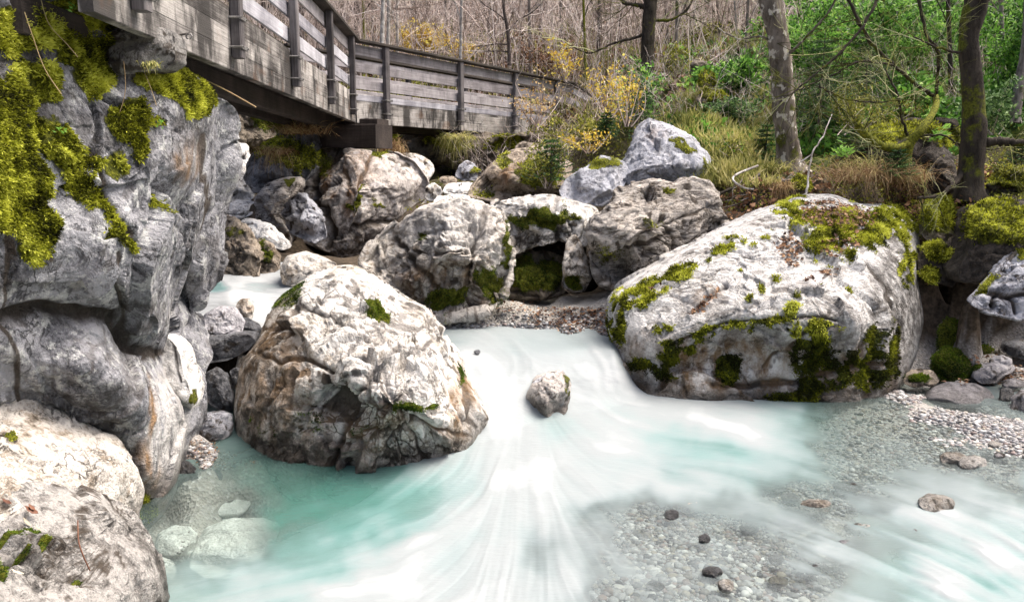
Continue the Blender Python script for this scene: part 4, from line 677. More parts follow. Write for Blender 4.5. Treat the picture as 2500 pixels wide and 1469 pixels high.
WF = np.array([(1215, 905, .78, 0, .1), (1330, 1015, .62, 0, .5), (1405, 925, .6, 0, .4), (1430, 955, .72, 0, .2), (1300, 865, .62, .05, 0), (1180, 985, .85, 0, .1), (1390, 880, .55, .05, .1), (1480, 1000, .7, 0, .3),   # px, py, foam, clear, teal
 (1150, 1000, 1, 0, 0), (1180, 930, 1, 0, 0), (1250, 880, 1, 0, 0), (1240, 940, 1, 0, 0), (1270, 990, 1, 0, 0), (1420, 940, .95, 0, 0), (1470, 900, 1, 0, 0), (1200, 850, .78, .1, 0), (1120, 830, .5, .4, .1), (1300, 840, .45, .12, 0), (1400, 838, .35, .15, 0), (1480, 850, .45, .08, 0), (1350, 875, .85, .1, 0), (1440, 900, 1, 0, 0), (1480, 930, 1, 0, 0), (1520, 950, 1, 0, 0), (1415, 915, .95, 0, .1), (1400, 970, .9, 0, 0), (1500, 970, .95, 0, 0),
 (1250, 1050, 1, 0, 0), (1400, 1040, .55, 0, .7), (1480, 1010, .6, 0, .5), (1350, 1130, 1, 0, 0), (1250, 1160, 1, 0, 0), (1500, 1090, .85, 0, .2), (1600, 1000, .85, 0, .3), (1700, 1020, .95, 0, 0), (1830, 1040, .95, 0, 0), (1600, 1060, .45, 0, .8), (1700, 1100, .5, 0, .9), (1800, 1110, .45, 0, .9), (1870, 1075, .6, 0, .5), (1920, 1110, .4, .3, .6), (1950, 1040, .3, .4, .5), (2000, 1010, .1, .6, .6), (1900, 1005, .55, .1, .6),
 (2000, 1080, .12, .8, .4), (2100, 1090, .05, .9, .2), (2200, 1000, .02, .92, .2), (2100, 1000, .03, .85, .4), (2300, 1050, .02, .95, .1), (2300, 1110, .05, .92, .1), (2450, 1130, .1, .9, .1), (2100, 1150, .1, .85, .3), (2200, 1160, .2, .8, .2), (1950, 1170, .3, .6, .6), (1800, 1170, .5, .35, .6), (1700, 1170, .6, .25, .4), (1550, 1180, .85, .05, .1), (1400, 1200, .85, .05, .1), (1300, 1250, .8, .05, .2), (1150, 1250, .75, .03, .3), (1200, 1350, .85, .08, .1), (1000, 1350, .75, .03, .3), (1000, 1440, .95, 0, 0), (1200, 1450, .92, .1, 0), (850, 1440, .9, 0, .1),
 (1350, 1440, .7, .45, 0), (1350, 1330, .35, .7, .1), (1450, 1240, .2, .8, .2), (1500, 1330, .26, .85, 0), (1420, 1300, .4, .7, 0), (1500, 1440, .12, .9, 0), (1580, 1260, .08, .92, 0), (1650, 1300, .24, .88, 0), (1650, 1400, .2, .9, 0), (1800, 1300, .12, .9, .1), (1800, 1420, .06, .95, 0), (1750, 1240, .15, .85, .2), (1700, 1350, .24, .9, 0), (1900, 1230, .2, .8, .2), (1850, 1350, .12, .9, 0), (1950, 1440, .2, .85, 0), (1880, 1400, .06, .95, 0), (1930, 1300, .35, .7, .1), (2050, 1340, .5, .5, .1), (2030, 1250, .25, .75, .1), (1960, 1190, .2, .8, .2), (2000, 1390, .38, .68, .1),
 (2150, 1210, .2, .78, .1), (2260, 1200, .25, .75, .1), (2150, 1290, .55, .25, .3), (2300, 1270, .62, .1, .3), (2400, 1210, .35, .5, .2), (2350, 1160, .3, .7, .1), (2450, 1300, .6, .05, .3), (2220, 1380, .45, .1, .5), (2350, 1380, .5, .05, .6), (2450, 1420, .25, .05, .9), (2480, 1380, .5, .05, .6), (2300, 1440, .55, .1, .5), (2150, 1420, .6, .25, .3), (2480, 1469, .3, .0, .9), (2440, 1360, .7, 0, .4), (2600, 1400, .6, 0, .5), (2480, 1190, .2, .6, .2),
 (1100, 1180, .7, 0, .4), (1050, 1140, .45, 0, .7), (1000, 1180, .3, 0, 1), (900, 1210, .08, .03, 1), (800, 1190, .02, .12, 1), (750, 1260, .02, .02, 1), (850, 1290, .15, 0, 1), (950, 1260, .35, 0, .9), (800, 1360, .35, 0, .8), (720, 1340, .2, 0, .9), (700, 1420, .45, 0, .7), (760, 1410, .3, 0, .8), (900, 1380, .7, 0, .4), (600, 1445, .5, 0, .5), (500, 1440, .35, .15, .5), (430, 1410, .25, .35, .4), (380, 1300, .05, .85, .3), (340, 1340, .15, .6, .2), (430, 1240, .03, .9, .3), (560, 1210, .03, .88, .4), (500, 1230, .03, .9, .3), (610, 1220, .03, .75, .5), (500, 1300, .05, .85, .4), (600, 1290, .03, .88, .3), (640, 1330, .08, .75, .4), (560, 1370, .12, .7, .3), (640, 1180, .02, .4, .9), (570, 1320, .05, .88, .3), (430, 1325, .04, .9, .3), (655, 1300, .06, .75, .4), (700, 1310, .1, .05, 1), (520, 1380, .12, .7, .4), (690, 1240, .02, .1, 1), (620, 1400, .4, .2, .6), (800, 1150, .02, .4, .9), (950, 1150, .2, .2, .9), (320, 1290, .0, .4, .6)], float)
wpx = np.stack([CX.ravel(), RY.ravel()], 1); wfa = WF[:, :2] / [1, .55]; wq = (wpx + 34 * np.stack([fbm(np.column_stack([wpx / 90, wpx[:, 0] * 0]), 3), fbm(np.column_stack([wpx / 90 + 40, wpx[:, 0] * 0]), 3)], 1)) / [1, .55]
fld = idw(wfa, WF[:, 2:], wq, 3.2, 2200.)
FLW = np.array([(1120, 840, 1, .15), (1200, 870, .8, .5), (1180, 950, -.05, 1), (1250, 920, -.1, 1), (1350, 860, 1, .05), (1430, 890, .6, .8), (1480, 930, .1, 1), (1420, 960, 1, .35), (1550, 985, 1, .12), (1700, 1010, 1, .14), (1850, 1050, 1, .25), (1950, 1100, 1, .3), (2100, 1180, 1, .3), (2300, 1250, 1, .4), (2450, 1400, 1, .65), (2200, 1380, 1, .5), (2000, 1300, 1, .35), (1250, 1030, -.15, 1), (1200, 1120, -.4, 1), (1100, 1200, -1, .8), (1300, 1150, 0, 1), (1300, 1300, 0, 1), (1250, 1420, -.2, 1), (1420, 1150, .8, .7), (1450, 1250, .8, .8), (1450, 1400, .5, .9), (1050, 1400, -.8, .6), (1000, 1300, -1, .35), (800, 1320, -1, .35), (700, 1400, -1, .2), (900, 1440, -1, .12), (1500, 1120, 1, .12), (1700, 1120, 1, .12), (1700, 1250, 1, .2), (1600, 1400, 1, .2), (550, 1300, -1, .2), (2200, 1050, 1, .1), (2450, 1150, 1, .2)], float)
dirv = idw(FLW[:, :2], FLW[:, 2:], wpx, 3.0, 100.); dirv /= np.linalg.norm(dirv, axis=1)[:, None]
def lic(dirv, L=30, stp=4.0):
    nRr, nCc = CX.shape; r_ = np.random.default_rng(11); s_ = np.zeros(nRr * nCc)
    tex = r_.random((400, 900)); tex2 = r_.random((200, 450)); tex3 = r_.random((100, 220))
    D = dirv.reshape(nRr, nCc, 2)
    for sg in (1, -1):
        x = wpx[:, 0].copy(); y = wpx[:, 1].copy()
        for t in range(L):
            ci = np.clip((x - cx[0]) / (cx[1] - cx[0]), 0, nCc - 1).astype(int); ri = np.clip(np.searchsorted(rows, y), 0, nRr - 1)
            d_ = D[ri, ci]; x = x + sg * d_[:, 0] * stp; y = y + sg * d_[:, 1] * stp
            def smp(T, s):
                u = x / s; v = y / (s * .8); u0 = np.floor(u).astype(int); v0 = np.floor(v).astype(int); fu = u - u0; fv = v - v0
                g = lambda a, b: T[b % T.shape[0], a % T.shape[1]]
                return (g(u0, v0) * (1 - fu) + g(u0 + 1, v0) * fu) * (1 - fv) + (g(u0, v0 + 1) * (1 - fu) + g(u0 + 1, v0 + 1) * fu) * fv
            w = math.cos(t / L * math.pi / 2)
            s_ += w * (smp(tex, 7.) * .3 + smp(tex2, 17.) * .35 + smp(tex3, 50.) * .45)
    s_ = (s_ - s_.mean()) / s_.std(); return np.clip(.5 + .2 * s_, 0, 1)
stk = lic(dirv); stk = np.clip(.5 + (stk - .5) * (.75 + .95 * sm(1750, 2000, wpx[:, 0]) * sm(1080, 1200, wpx[:, 1])), 0, 1)
wzz = wz + .012 * (stk - .5) * sm(.1, .6, fld[:, 0]) * 2 + .006 * fbm(np.column_stack([wxy * 2.5, wz * 0]), 3) + .004 * sm(.0, .3, wz) * (stk - .5)
Vw = np.column_stack([wxy, wzz])
water = mk('stream_water', Vw, gridF(*CX.shape)[:, ::-1], M['water'], True, {'foam': fld[:, 0], 'clear': fld[:, 1], 'teal': fld[:, 2], 'streak': stk}); water['kind'] = 'structure'
if sum(p.normal.z for p in list(water.data.polygons)[:50]) < 0: water.data.flip_normals()
# water of the left channel
lc = np.linspace(380, 760, 110); lr = np.linspace(640, 800, 80); LX, LR = np.meshgrid(lc, lr)
cz = [(480, 660, 1.22), (560, 680, 1.14), (700, 690, 1.12), (480, 720, 1.08), (560, 715, 1.10), (640, 715, 1.02), (520, 740, 1.0), (600, 745, .96), (660, 740, .94), (450, 760, .92), (540, 770, .86), (620, 790, .80), (700, 800, .76), (400, 780, .9)]
lz = tps([c[:2] for c in cz], [c[2] for c in cz], np.stack([LX.ravel(), LR.ravel()], 1), .01)
Vl = W(LX.ravel(), LR.ravel(), 0.0) * 0; rr_ = ray(LX.ravel(), LR.ravel()); Vl = CAM + rr_ * ((lz - 2.5) / rr_[:, 2])[:, None]
LXY = np.stack([LX.ravel(), LR.ravel()], 1)
lf = 1 - .75 * blobs(LXY, [(510, 695, 45, 16, 1, 12), (600, 738, 24, 5, .5)]) - .25 * blobs(LXY, [(640, 700, 50, 12)])
lst = np.clip(.5 + .5 * fbm(np.column_stack([LX.ravel() / 60, LR.ravel() / 9, LX.ravel() * 0]), 3), 0, 1)
lw = mk('channel_water', Vl, gridF(*LX.shape)[:, ::-1], M['water'], True, {'foam': lf, 'clear': lf * 0, 'teal': lf * 0 + .7, 'streak': lst}); lw['kind'] = 'structure'
# ---------------------------------------------------------------- gravel and pebbles
ico_v = []; _t = (1 + 5 ** .5) / 2
for a, b in ((-1, _t), (1, _t), (-1, -_t), (1, -_t)): ico_v.append((a, b, 0))
for a, b in ((-1, _t), (1, _t), (-1, -_t), (1, -_t)): ico_v.append((0, a, b))
for a, b in ((_t, -1), (_t, 1), (-_t, -1), (-_t, 1)): ico_v.append((a, 0, b))
ico_v = unit(np.array(ico_v, float)); ico_f = np.array([(0, 11, 5), (0, 5, 1), (0, 1, 7), (0, 7, 10), (0, 10, 11), (1, 5, 9), (5, 11, 4), (11, 10, 2), (10, 7, 6), (7, 1, 8), (3, 9, 4), (3, 4, 2), (3, 2, 6), (3, 6, 8), (3, 8, 9), (4, 9, 5), (2, 4, 11), (6, 2, 10), (8, 6, 7), (9, 8, 1)])
def subdiv(V, F):
    V = list(map(tuple, V)); c = {}; out = []
    def mid(a, b):
        k = (min(a, b), max(a, b))
        if k not in c: c[k] = len(V); V.append(tuple(unit(np.array(V[a]) + np.array(V[b]))))
        return c[k]
    for a, b, d in F: x, y, z = mid(a, b), mid(b, d), mid(d, a); out += [(a, x, z), (b, y, x), (d, z, y), (x, y, z)]
    return np.array(V), np.array(out)
ico2_v, ico2_f = subdiv(ico_v, ico_f); ico3_v, ico3_f = subdiv(ico2_v, ico2_f)
PZ = [(1500, 1330, 290, 135, 7), (1760, 1370, 320, 135, 7), (2350, 1120, 200, 60, 1.5), (2150, 1080, 270, 90, 3.0), (2380, 1040, 160, 60, 2.4), (1950, 1200, 200, 70, 1.4), (2250, 1210, 260, 60, .9), (2200, 970, 60, 20, .6), (1300, 812, 200, 22, 1.8), (1420, 800, 70, 30, 1.2), (1300, 770, 160, 20, .15), (1130, 790, 60, 24, .6), (2430, 1020, 90, 40, 1.2), (520, 1110, 90, 40, .5), (640, 660, 60, 30, .6), (1400, 1440, 200, 60, 1)]
r_ = np.random.default_rng(21); pts = []
for (x, y, rx, ry, wgt) in PZ:
    m = int(1700 * wgt); a = r_.random(m) * 2 * np.pi; rad = np.sqrt(r_.random(m)); pts.append(np.stack([x + rx * rad * np.cos(a), y + ry * rad * np.sin(a)], 1))
pts = np.concatenate(pts); g = ground_hit(pts[:, 0], pts[:, 1], 3, 14); ok = ~np.isnan(g[:, 0]); g = g[ok]; m = len(g)
sz = np.exp(r_.normal(-4.75, .6, m)); sz = np.clip(sz, .004, .03) * (1 + .25 * (g[:, 1] > 8.5))
S3 = sz[:, None] * np.stack([r_.uniform(.8, 1.4, m), r_.uniform(.8, 1.2, m), r_.uniform(.4, .75, m)], 1); an = r_.random(m) * 2 * np.pi
order = np.argsort(-sz / g[:, 1]); big = order[:230]; rest = order[230:]
def place(vs, idx, jit=.18):
    n_ = len(idx); v = vs[None] * (1 + jit * r_.normal(size=(n_, len(vs), 1)) * .5) * S3[idx][:, None]
    ca, sa = np.cos(an[idx])[:, None], np.sin(an[idx])[:, None]
    x = v[..., 0] * ca - v[..., 1] * sa; y = v[..., 0] * sa + v[..., 1] * ca
    return np.stack([x + g[idx, 0][:, None], y + g[idx, 1][:, None], v[..., 2] + g[idx, 2][:, None] + S3[idx, 2][:, None] * .25], -1)
vv = place(ico_v, rest); F = (ico_f[None] + np.arange(len(rest))[:, None, None] * 12).reshape(-1, 3)
o = mk('pebbles', vv.reshape(-1, 3), F, M['pebble'], True, {'tint': np.repeat(r_.random(len(rest)), 12)})
tag(o, 'bed of small grey, white and reddish pebbles along the shallow stream margins', 'gravel', kind='stuff')
pm = []
for k in range(8):
    v = ico2_v * (1 + .22 * pn(ico2_v * 1.3 + k * 9)[:, None]); o_ = mk('pebble', v, ico2_f, M['peb1']); pm.append(o_.data); bpy.data.objects.remove(o_)
for i in big:
    p_ = g[i]; ob = bpy.data.objects.new('pebble', pm[i % 8]); SC.collection.objects.link(ob); ob.location = (p_[0], p_[1], p_[2] + S3[i, 2] * .3); ob.scale = S3[i] * 1.1; ob.rotation_euler = (0, 0, an[i])
    qx, qy = proj(p_)
    wh = ('on the dry gravel at the right bank' if qx > 2150 and qy < 1120 else 'on the pebble beach above the cascade' if qy < 880 else 'under shallow water at the bottom of the pool' if qx < 1900 else 'under fast shallow water at the lower right' if qx >= 1900 and qy > 1100 else 'at the stream margin')
    tag(ob, 'rounded pebble lying ' + wh, 'pebble', 'larger pebbles ' + wh)
# distinct stones in the running water at the lower right
STN = [(2120, 1225, 44, 15, 'river', 'submerged lilac stone in the veil of the rapids'), (2190, 1235, 36, 14, 'pale', 'cream stone half drowned left of the dark nosed stone'), (2240, 1300, 40, 13, 'river', 'grey drowned stone under the fast water at right'), (1830, 1290, 26, 10, 'dark', 'dark drowned stone at the head of the middle gravel'), (2420, 1230, 60, 16, 'brown', 'brown drowned slab at the right edge of the rapids'), (2070, 1190, 38, 14, 'river', 'submerged grey stone above the rapids'), (1560, 1300, 16, 8, 'pale2', 'tan pebble proud of the near shallows'), (2030, 1370, 20, 12, 'white', 'white stone at the lower end of the rapids'), (1900, 1420, 26, 12, 'brown', 'reddish brown stone near the bottom edge of the shallows'), (2320, 1180, 26, 11, 'dark', 'dark stone under the dry gravel tongue'), (2290, 1232, 46, 24, 'pale', 'cream stone with dark wet nose in the fast water at right'), (1990, 1240, 42, 22, 'pale2', 'tan stone washed over beside the dark stones in the rapids'), (2330, 1120, 36, 18, 'pale2', 'tan cobble in the shallows below the right gravel bank'), (2375, 1130, 34, 17, 'white', 'white cobble beside the tan cobble in the right shallows'), (2410, 1115, 30, 10, 'dark', 'dark flat stone with reddish leaf beside the white cobble'), (1930, 1215, 26, 10, 'river', 'grey stone breaking the rapids'), (1935, 1255, 34, 12, 'dark', 'larger dark stone breaking the rapids just below'), (1890, 1190, 36, 9, 'river', 'flat grey stone upstream in the rapids'), (2200, 1270, 50, 14, 'brown', 'reddish flat stone under the rapids'), (2060, 1330, 24, 14, 'grey', 'grey stone at the end of the dark row in the rapids'), (1720, 1315, 16, 12, 'dark', 'black pebble with a tail poking out of the gravel shallows'), (1740, 1395, 26, 13, 'dark', 'dark brown wet stone poking from the gravel shallows'), (1772, 1430, 22, 17, 'pale', 'striped pale cobble at the bottom of the gravel shallows'), (1640, 1255, 20, 12, 'dark', 'dark reddish stone clump at the upper edge of the gravel shallows'), (1895, 1365, 20, 12, 'river', 'small blue grey stone in the middle gravel shallows'), (1985, 1390, 22, 13, 'dark', 'blue black oval cobble in the shallows'), (2010, 1415, 16, 9, 'white', 'small white oval cobble below the blue black one'), (1960, 1380, 16, 11, 'white', 'white round cobble beside the blue black one'), (1690, 1240, 30, 14, 'pale', 'pale stone half washed over at the head of the gravel shallows'), (1470, 1395, 18, 8, 'white', 'flat whitish shell-like stone in the near shallows'), (1165, 858, 8, 5, 'dark', 'small dark stone showing through the water above the cascade'), (2430, 1085, 18, 8, 'pale', 'flat pale stone at the edge of the dry gravel'), (2440, 1110, 14, 7, 'river', 'small grey stone at the edge of the dry gravel'), (2100, 1290, 40, 16, 'white', 'submerged pale stone in the middle of the rapids'), (1850, 1250, 34, 14, 'river', 'submerged blue grey stone left of the rapids'), (1600, 1430, 24, 12, 'river', 'submerged lilac grey stone near the bottom edge'), (2000, 1310, 30, 10, 'brown', 'submerged brown stone below the tan stone')]
for i, (x, y, rx, ry, mt, lb) in enumerate(STN):
    r2 = np.random.default_rng(i + 50); a = np.linspace(0, 2 * np.pi, 11)[:-1]; k = 1 + r2.normal(size=10) * .08
    z0 = .44 if y < 900 else (0.01 if i in (10, 12, 13, 20, 21, 22, 23, 31, 32) else -.035); dd = float(W(x, y + ry * .5, z0)[1])
    rock('stone', lb, mt, np.stack([x + rx * k * np.cos(a), y + ry * k * np.sin(a)], 1), dd, tilt=rx * 1.2 * dd / F_PX, D=rx * .6 * dd / F_PX, k=2, rough=.6, facet=.6, seed=300 + i, cat='stone', group='single stones in the shallows', ground=False, sink=3)
# ---------------------------------------------------------------- footbridge
E = 2.5                                                # eye height, bridge levels are measured from it
fb = empty('footbridge', (-3.0, 16.0, 3.4), 'weathered grey timber footbridge bending across the stream on a boulder pier', 'footbridge')
def beam(name, p0, p1, h, w, mat, parent=fb, up=(0, 0, 1), bevel=.006, end=0):
    """box whose local X runs from p0 to p1, h high and w thick"""
    p0 = Vector(p0); p1 = Vector(p1); L = (p1 - p0).length + end; x = (p1 - p0).normalized(); z = Vector(up); z = (z - x * z.dot(x)).normalized(); y = z.cross(x)
    v = []
    for sx in (-.5, .5):
        for (cy, cz) in ((-1, -1), (1, -1), (1, 1), (-1, 1)):
            for (by, bz) in (((0, 1), (1, 0)) if cy * cz > 0 else ((1, 0), (0, 1))):
                v.append((sx * L, cy * (w / 2 - by * bevel), cz * (h / 2 - bz * bevel)))
    f = [(i, (i + 1) % 8, 8 + (i + 1) % 8, 8 + i) for i in range(8)]
    me = bpy.data.meshes.new(name); me.from_pydata(v, [], [tuple(reversed(q)) for q in f] + [tuple(range(8)), tuple(range(15, 7, -1))])
    me.materials.append(M[mat]); o = bpy.data.objects.new(name, me); SC.collection.objects.link(o)
    mt = Matrix((x, y, z)).transposed().to_4x4(); mt.translation = (p0 + p1) / 2
    if parent is not None: mt = Matrix.Translation(-Vector(parent.matrix_world.translation if parent.type == 'EMPTY' and parent.parent else parent.location)) @ mt if parent.type == 'EMPTY' else mt
    o.parent = parent; o.matrix_basis = mt
    return o
def lp(a, b, t): return tuple(np.asarray(a) * (1 - t) + np.asarray(b) * t)
LINES = []   # plan lines (near side): start, end, post stations, outward normal toward the camera side
L0, L1 = np.array([-2.54, 5.0]), np.array([-3.08, 15.95])
R0_, R1_ = np.array([-3.05, 16.02]), np.array([1.75, 23.7])
uL = unit(L1 - L0); uR = unit(R1_ - R0_); nL = np.array([uL[1], -uL[0]]); nR = np.array([uR[1], -uR[0]])
WD = 1.45
rr2 = random.Random(5)
def pt(p, z): return (p[0], p[1], E + z * .945)
def girder(a, b, n, mats, zoff=0):
    zs = [1.0, 1.195, 1.39, 1.585]; L = np.linalg.norm(b - a); u = (b - a) / L; segs = []
    s = 0
    cuts = [0, L * .52, L] if L > 6 else [0, L]
    for i in range(3):
        ct = cuts if i % 2 == 0 else [0, L * .3, L * .78, L] if L > 6 else cuts
        for c0, c1 in zip(ct[:-1], ct[1:]):
            h = .185; off = rr2.uniform(-.004, .004)
            beam('girder_board', pt(a + u * (c0 + .003) + n * off, (zs[i] + zs[i + 1]) / 2), pt(a + u * (c1 - .003) + n * off, (zs[i] + zs[i + 1]) / 2), .191, .09, mats)
def post(p, n, u, z0=1.12, z1=2.60, near=True):
    q = p + n * .10
    o = beam('post', pt(q, z0), pt(q, z1), .10, .13, 'wood_post', up=(n[0], n[1], 0), bevel=.012)
    for zz in ((1.22, 1.50) if near else ()):       # clamp bolts and plates
        mb = MB()
        for sg in (-1, 1):
            b0 = q + u * sg * .085; tube(mb, [pt(b0 - n * .09, zz), pt(b0 + n * .075, zz)], .011, 6, .5)
            tube(mb, [pt(b0 + n * .05, zz), pt(b0 + n * .066, zz)], .022, 6, .5)
        c = q + n * .058; V = []
        for s1 in (-1, 1):
            for s2 in (-1, 1):
                for s3 in (-1, 1): V.append(pt(c + u * s1 * .105 + n * s2 * .006, zz + s3 * .018))
        V = np.array(V); mb.add(V, [(0, 1, 3, 2), (4, 6, 7, 5), (0, 4, 5, 1), (2, 3, 7, 6), (0, 2, 6, 4), (1, 5, 7, 3)])
        b_ = mb.build('clamp', M['steel'], None, False); b_.parent = o; b_.matrix_parent_inverse = (Matrix.Translation(fb.location) @ o.matrix_basis).inverted()
    return o
BOARDS = [(1.45, 1.57), (1.69, 1.87), (2.03, 2.20), (2.36, 2.56)]
def railing(a, b, n, stations, near=True, mats=('wood_rail',), capm='wood_dark'):
    L = np.linalg.norm(b - a); u = (b - a) / L
    for s in stations: post(a + u * s, n, u, near=near)
    for bi, (z0, z1) in enumerate(BOARDS):
        st = [0] + list(stations[1:-1:2]) + [L]
        for s0, s1 in zip(st[:-1], st[1:]):
            if s1 - s0 < .2: continue
            zz = (z0 + z1) / 2 + rr2.uniform(-.006, .006); of = .012 + rr2.uniform(-.003, .003)
            beam('rail_board', pt(a + u * (s0 + .004) + n * of, zz), pt(a + u * (s1 - .004) + n * of, zz), z1 - z0, .035, mats[bi % len(mats)])
    beam('cap_rail', pt(a + n * .07, 2.63), pt(b + n * .07, 2.63), .05, .22, capm)
# near side of both spans, then the far side
girder(L0, L1, nL, 'wood_side'); girder(R0_ + uR * .02 - nR * .02, R1_ - uR * .9 - nR * .02, nR, 'wood_side')
ys = [5.6, 7.85, 10.4, 13.0, 15.35]; sL = [(y - L0[1]) / uL[1] for y in ys]; yr = [16.72, 18.9, 20.9, 22.75]; sR = [(y - R0_[1]) / uR[1] for y in yr]
railing(L0, L1, nL, sL, True, ('wood_rail', 'wood_rail', 'wood_rail', 'wood_rail2'))
railing(R0_, R1_, nR, sR, True, ('wood_rail', 'wood_rail2', 'wood_rail2', 'wood_rail2'))
La, Lb = L0 - nL * WD, L1 - nL * WD + uL * .9; Ra, Rb = R0_ - nR * WD - uR * .35, R1_ - nR * WD
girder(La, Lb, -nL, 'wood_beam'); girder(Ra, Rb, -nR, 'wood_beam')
railing(La, Lb, -nL, [s + .3 for s in sL], False, ('wood_rail2',)); railing(Ra, Rb, -nR, [s + .5 for s in sR], False, ('wood_rail2',))
for off in (.45, .95):
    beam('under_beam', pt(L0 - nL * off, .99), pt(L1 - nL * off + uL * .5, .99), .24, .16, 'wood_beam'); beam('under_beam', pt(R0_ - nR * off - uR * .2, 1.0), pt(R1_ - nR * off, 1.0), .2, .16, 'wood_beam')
def deck(a, b, n):
    L = np.linalg.norm(b - a); u = (b - a) / L; k = int(L / .17)
    for i in range(k):
        c = a + u * (i + .5) * L / k; beam('deck_plank', pt(c - n * .06, 1.32 + rr2.uniform(-.004, .004)), pt(c - n * (WD - .06), 1.32), .045, L / k - .012, 'wood_beam')
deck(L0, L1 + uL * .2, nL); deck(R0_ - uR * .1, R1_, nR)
# rail of the ramp that leaves the bridge on the right bank
A3 = R1_ + nR * .0; B3 = A3 + np.array([1.6, 2.6]); u3 = unit(B3 - A3)
for (z0, z1, mt) in ((2.60, 2.12, 'wood_dark'), (2.42, 1.95, 'wood_rail'), (2.08, 1.60, 'wood_rail')):
    beam('ramp_rail', pt(A3, z0), pt(B3, z1), .05 if mt == 'wood_dark' else .16, .18 if mt == 'wood_dark' else .035, mt)
beam('ramp_post', pt(B3, 1.0), pt(B3, 2.08), .1, .12, 'wood_post', up=(1, 0, 0))
# pier block on the boulder
pc = P(857, 332, 16.15); px_ = unit(np.array([1.0, .10])); pn_ = np.array([px_[1], -px_[0]])
beam('pier_block', tuple(P(775, 334, 16.2)), tuple(P(938, 334, 15.75)), .44, .7, 'wood_beam', bevel=.01)
beam('pier_block', tuple(P(790, 300, 16.6)), tuple(P(935, 300, 16.2)), .13, .5, 'wood_beam', bevel=.01)
# small ring bolts and drain stubs on the girder
mb = MB()
for (x, y, d_) in ((452, 92, 6.45), (750, 232, 11.7), (1170, 305, 19.2), (895, 292, 16.1)):
    c = P(x, y, d_) + np.array([.05, -.05, 0]); t = np.linspace(0, 2 * np.pi, 9); tube(mb, c + np.stack([.022 * np.cos(t), 0 * t, .022 * np.sin(t)], 1), .007, 5); tube(mb, [c + [-.09, .05, .02], c + [0, 0, .02]], .01, 5)
o = mb.build('ring_bolt', M['steel'], fb); 
# concrete abutment on the cliff
ab = rock('abutment', 'rough concrete abutment block set on the mossy cliff top under the footbridge', 'concrete', [(252, 165), (256, 80), (300, 62), (360, 60), (415, 72), (427, 90), (428, 150), (400, 172), (330, 178), (290, 185)], 6.15, tilt=.1, D=.28, p=8, k=2, rough=.45, facet=.5, seed=77, cat='abutment', group=None, ground=False)
beam('sill_timber', tuple(P(205, 4, 5.8)), tuple(P(345, 22, 6.1)), .14, .25, 'wood_side')
# ---------------------------------------------------------------- trees
def branch_rec(mb, p, dr, L, rad, depth, r_, sides, droop, spread, tint, seg=5, mb2=None):
    n = seg; pts = [p]; d_ = dr / np.linalg.norm(dr)
    for i in range(n):
        d_ = unit(d_ + r_.normal(size=3) * .16 + np.array([0, 0, droop]) * .1); pts.append(pts[-1] + d_ * L / n)
    rads = np.linspace(rad, rad * .35, n + 1); tube(mb if sides > 3 or mb2 is None else mb2, pts, rads, sides, tint)
    if depth > 0:
        for k in range(r_.integers(3, 6)):
            t = r_.integers(1, n + 1); dd = unit(unit(pts[t] - pts[t - 1]) + r_.normal(size=3) * spread)
            branch_rec(mb, pts[t], dd, L * r_.uniform(.4, .7), rads[t] * .7, depth - 1, r_, max(3, sides - 1), droop, spread, tint, max(3, seg - 1), mb2)
def tree(name, label, path, wpx, d, bark, seed=0, limbs=(), twigs=0, twigmat='twig_green', group=None, flare=1.3, sides=14, cat='tree', dvar=None, lump=.06):
    """path in photo pixels, wpx widths; limbs = (path, w0, w1)"""
    r_ = np.random.default_rng(seed); base = P(path[-1][0], path[-1][1], d); root = empty(name, tuple(base), label, cat, group)
    pp = P(np.array([q[0] for q in path]), np.array([q[1] for q in path]), np.array([d + (q[2] if len(q) > 2 else 0) for q in path]))
    n = 60; c = spline(pp[::-1], n); w = np.interp(np.linspace(0, 1, n), np.linspace(0, 1, len(wpx)), np.array(wpx[::-1], float)) * d / F_PX / 2
    w[:6] *= np.linspace(flare, 1, 6); mb = MB(); tube(mb, c, w, sides)
    V = mb.V[0]; ctr = np.repeat(c, sides, 0); o_ = V - ctr; rr = np.repeat(w, sides)
    V = ctr + o_ * (1 + lump * 2 * fbm(V * 3, 3) + lump * fbm(V * 12, 3))[:, None]; mb.V[0] = V
    mb.build('trunk', M[bark], root, True, base)
    for i, (lp_, w0, w1) in enumerate(limbs):
        q = P(np.array([a[0] for a in lp_]), np.array([a[1] for a in lp_]), np.array([d + (a[2] if len(a) > 2 else 0) for a in lp_])); m2 = MB(); k = max(12, 7 * len(lp_)); cc = spline(q, k)
        cc[1:-1] += r_.normal(size=(k - 2, 3)) * .006; tube(m2, cc, np.linspace(w0, w1, k) * d / F_PX / 2 * (1 + .12 * r_.normal(size=k)), 7, .3); m2.build('limb', M['bark_dark' if bark == 'bark_moss' and w0 < 10 else bark], root, True, base)
        if twigs:
            m3 = MB() if i == 0 else m3
            for t in range(twigs):
                j = r_.integers(3, k); dd = unit(cc[j] - cc[j - 1]) + r_.normal(size=3) * .8; branch_rec(m3, cc[j], dd, r_.uniform(.35, .9) * d / 12, .008 * d / 12, 2, r_, 3, -.2, .6, r_.random(), 4)
    if twigs and limbs: m3.build('twigs', M[twigmat], root, True, base)['kind'] = 'stuff'
    return root
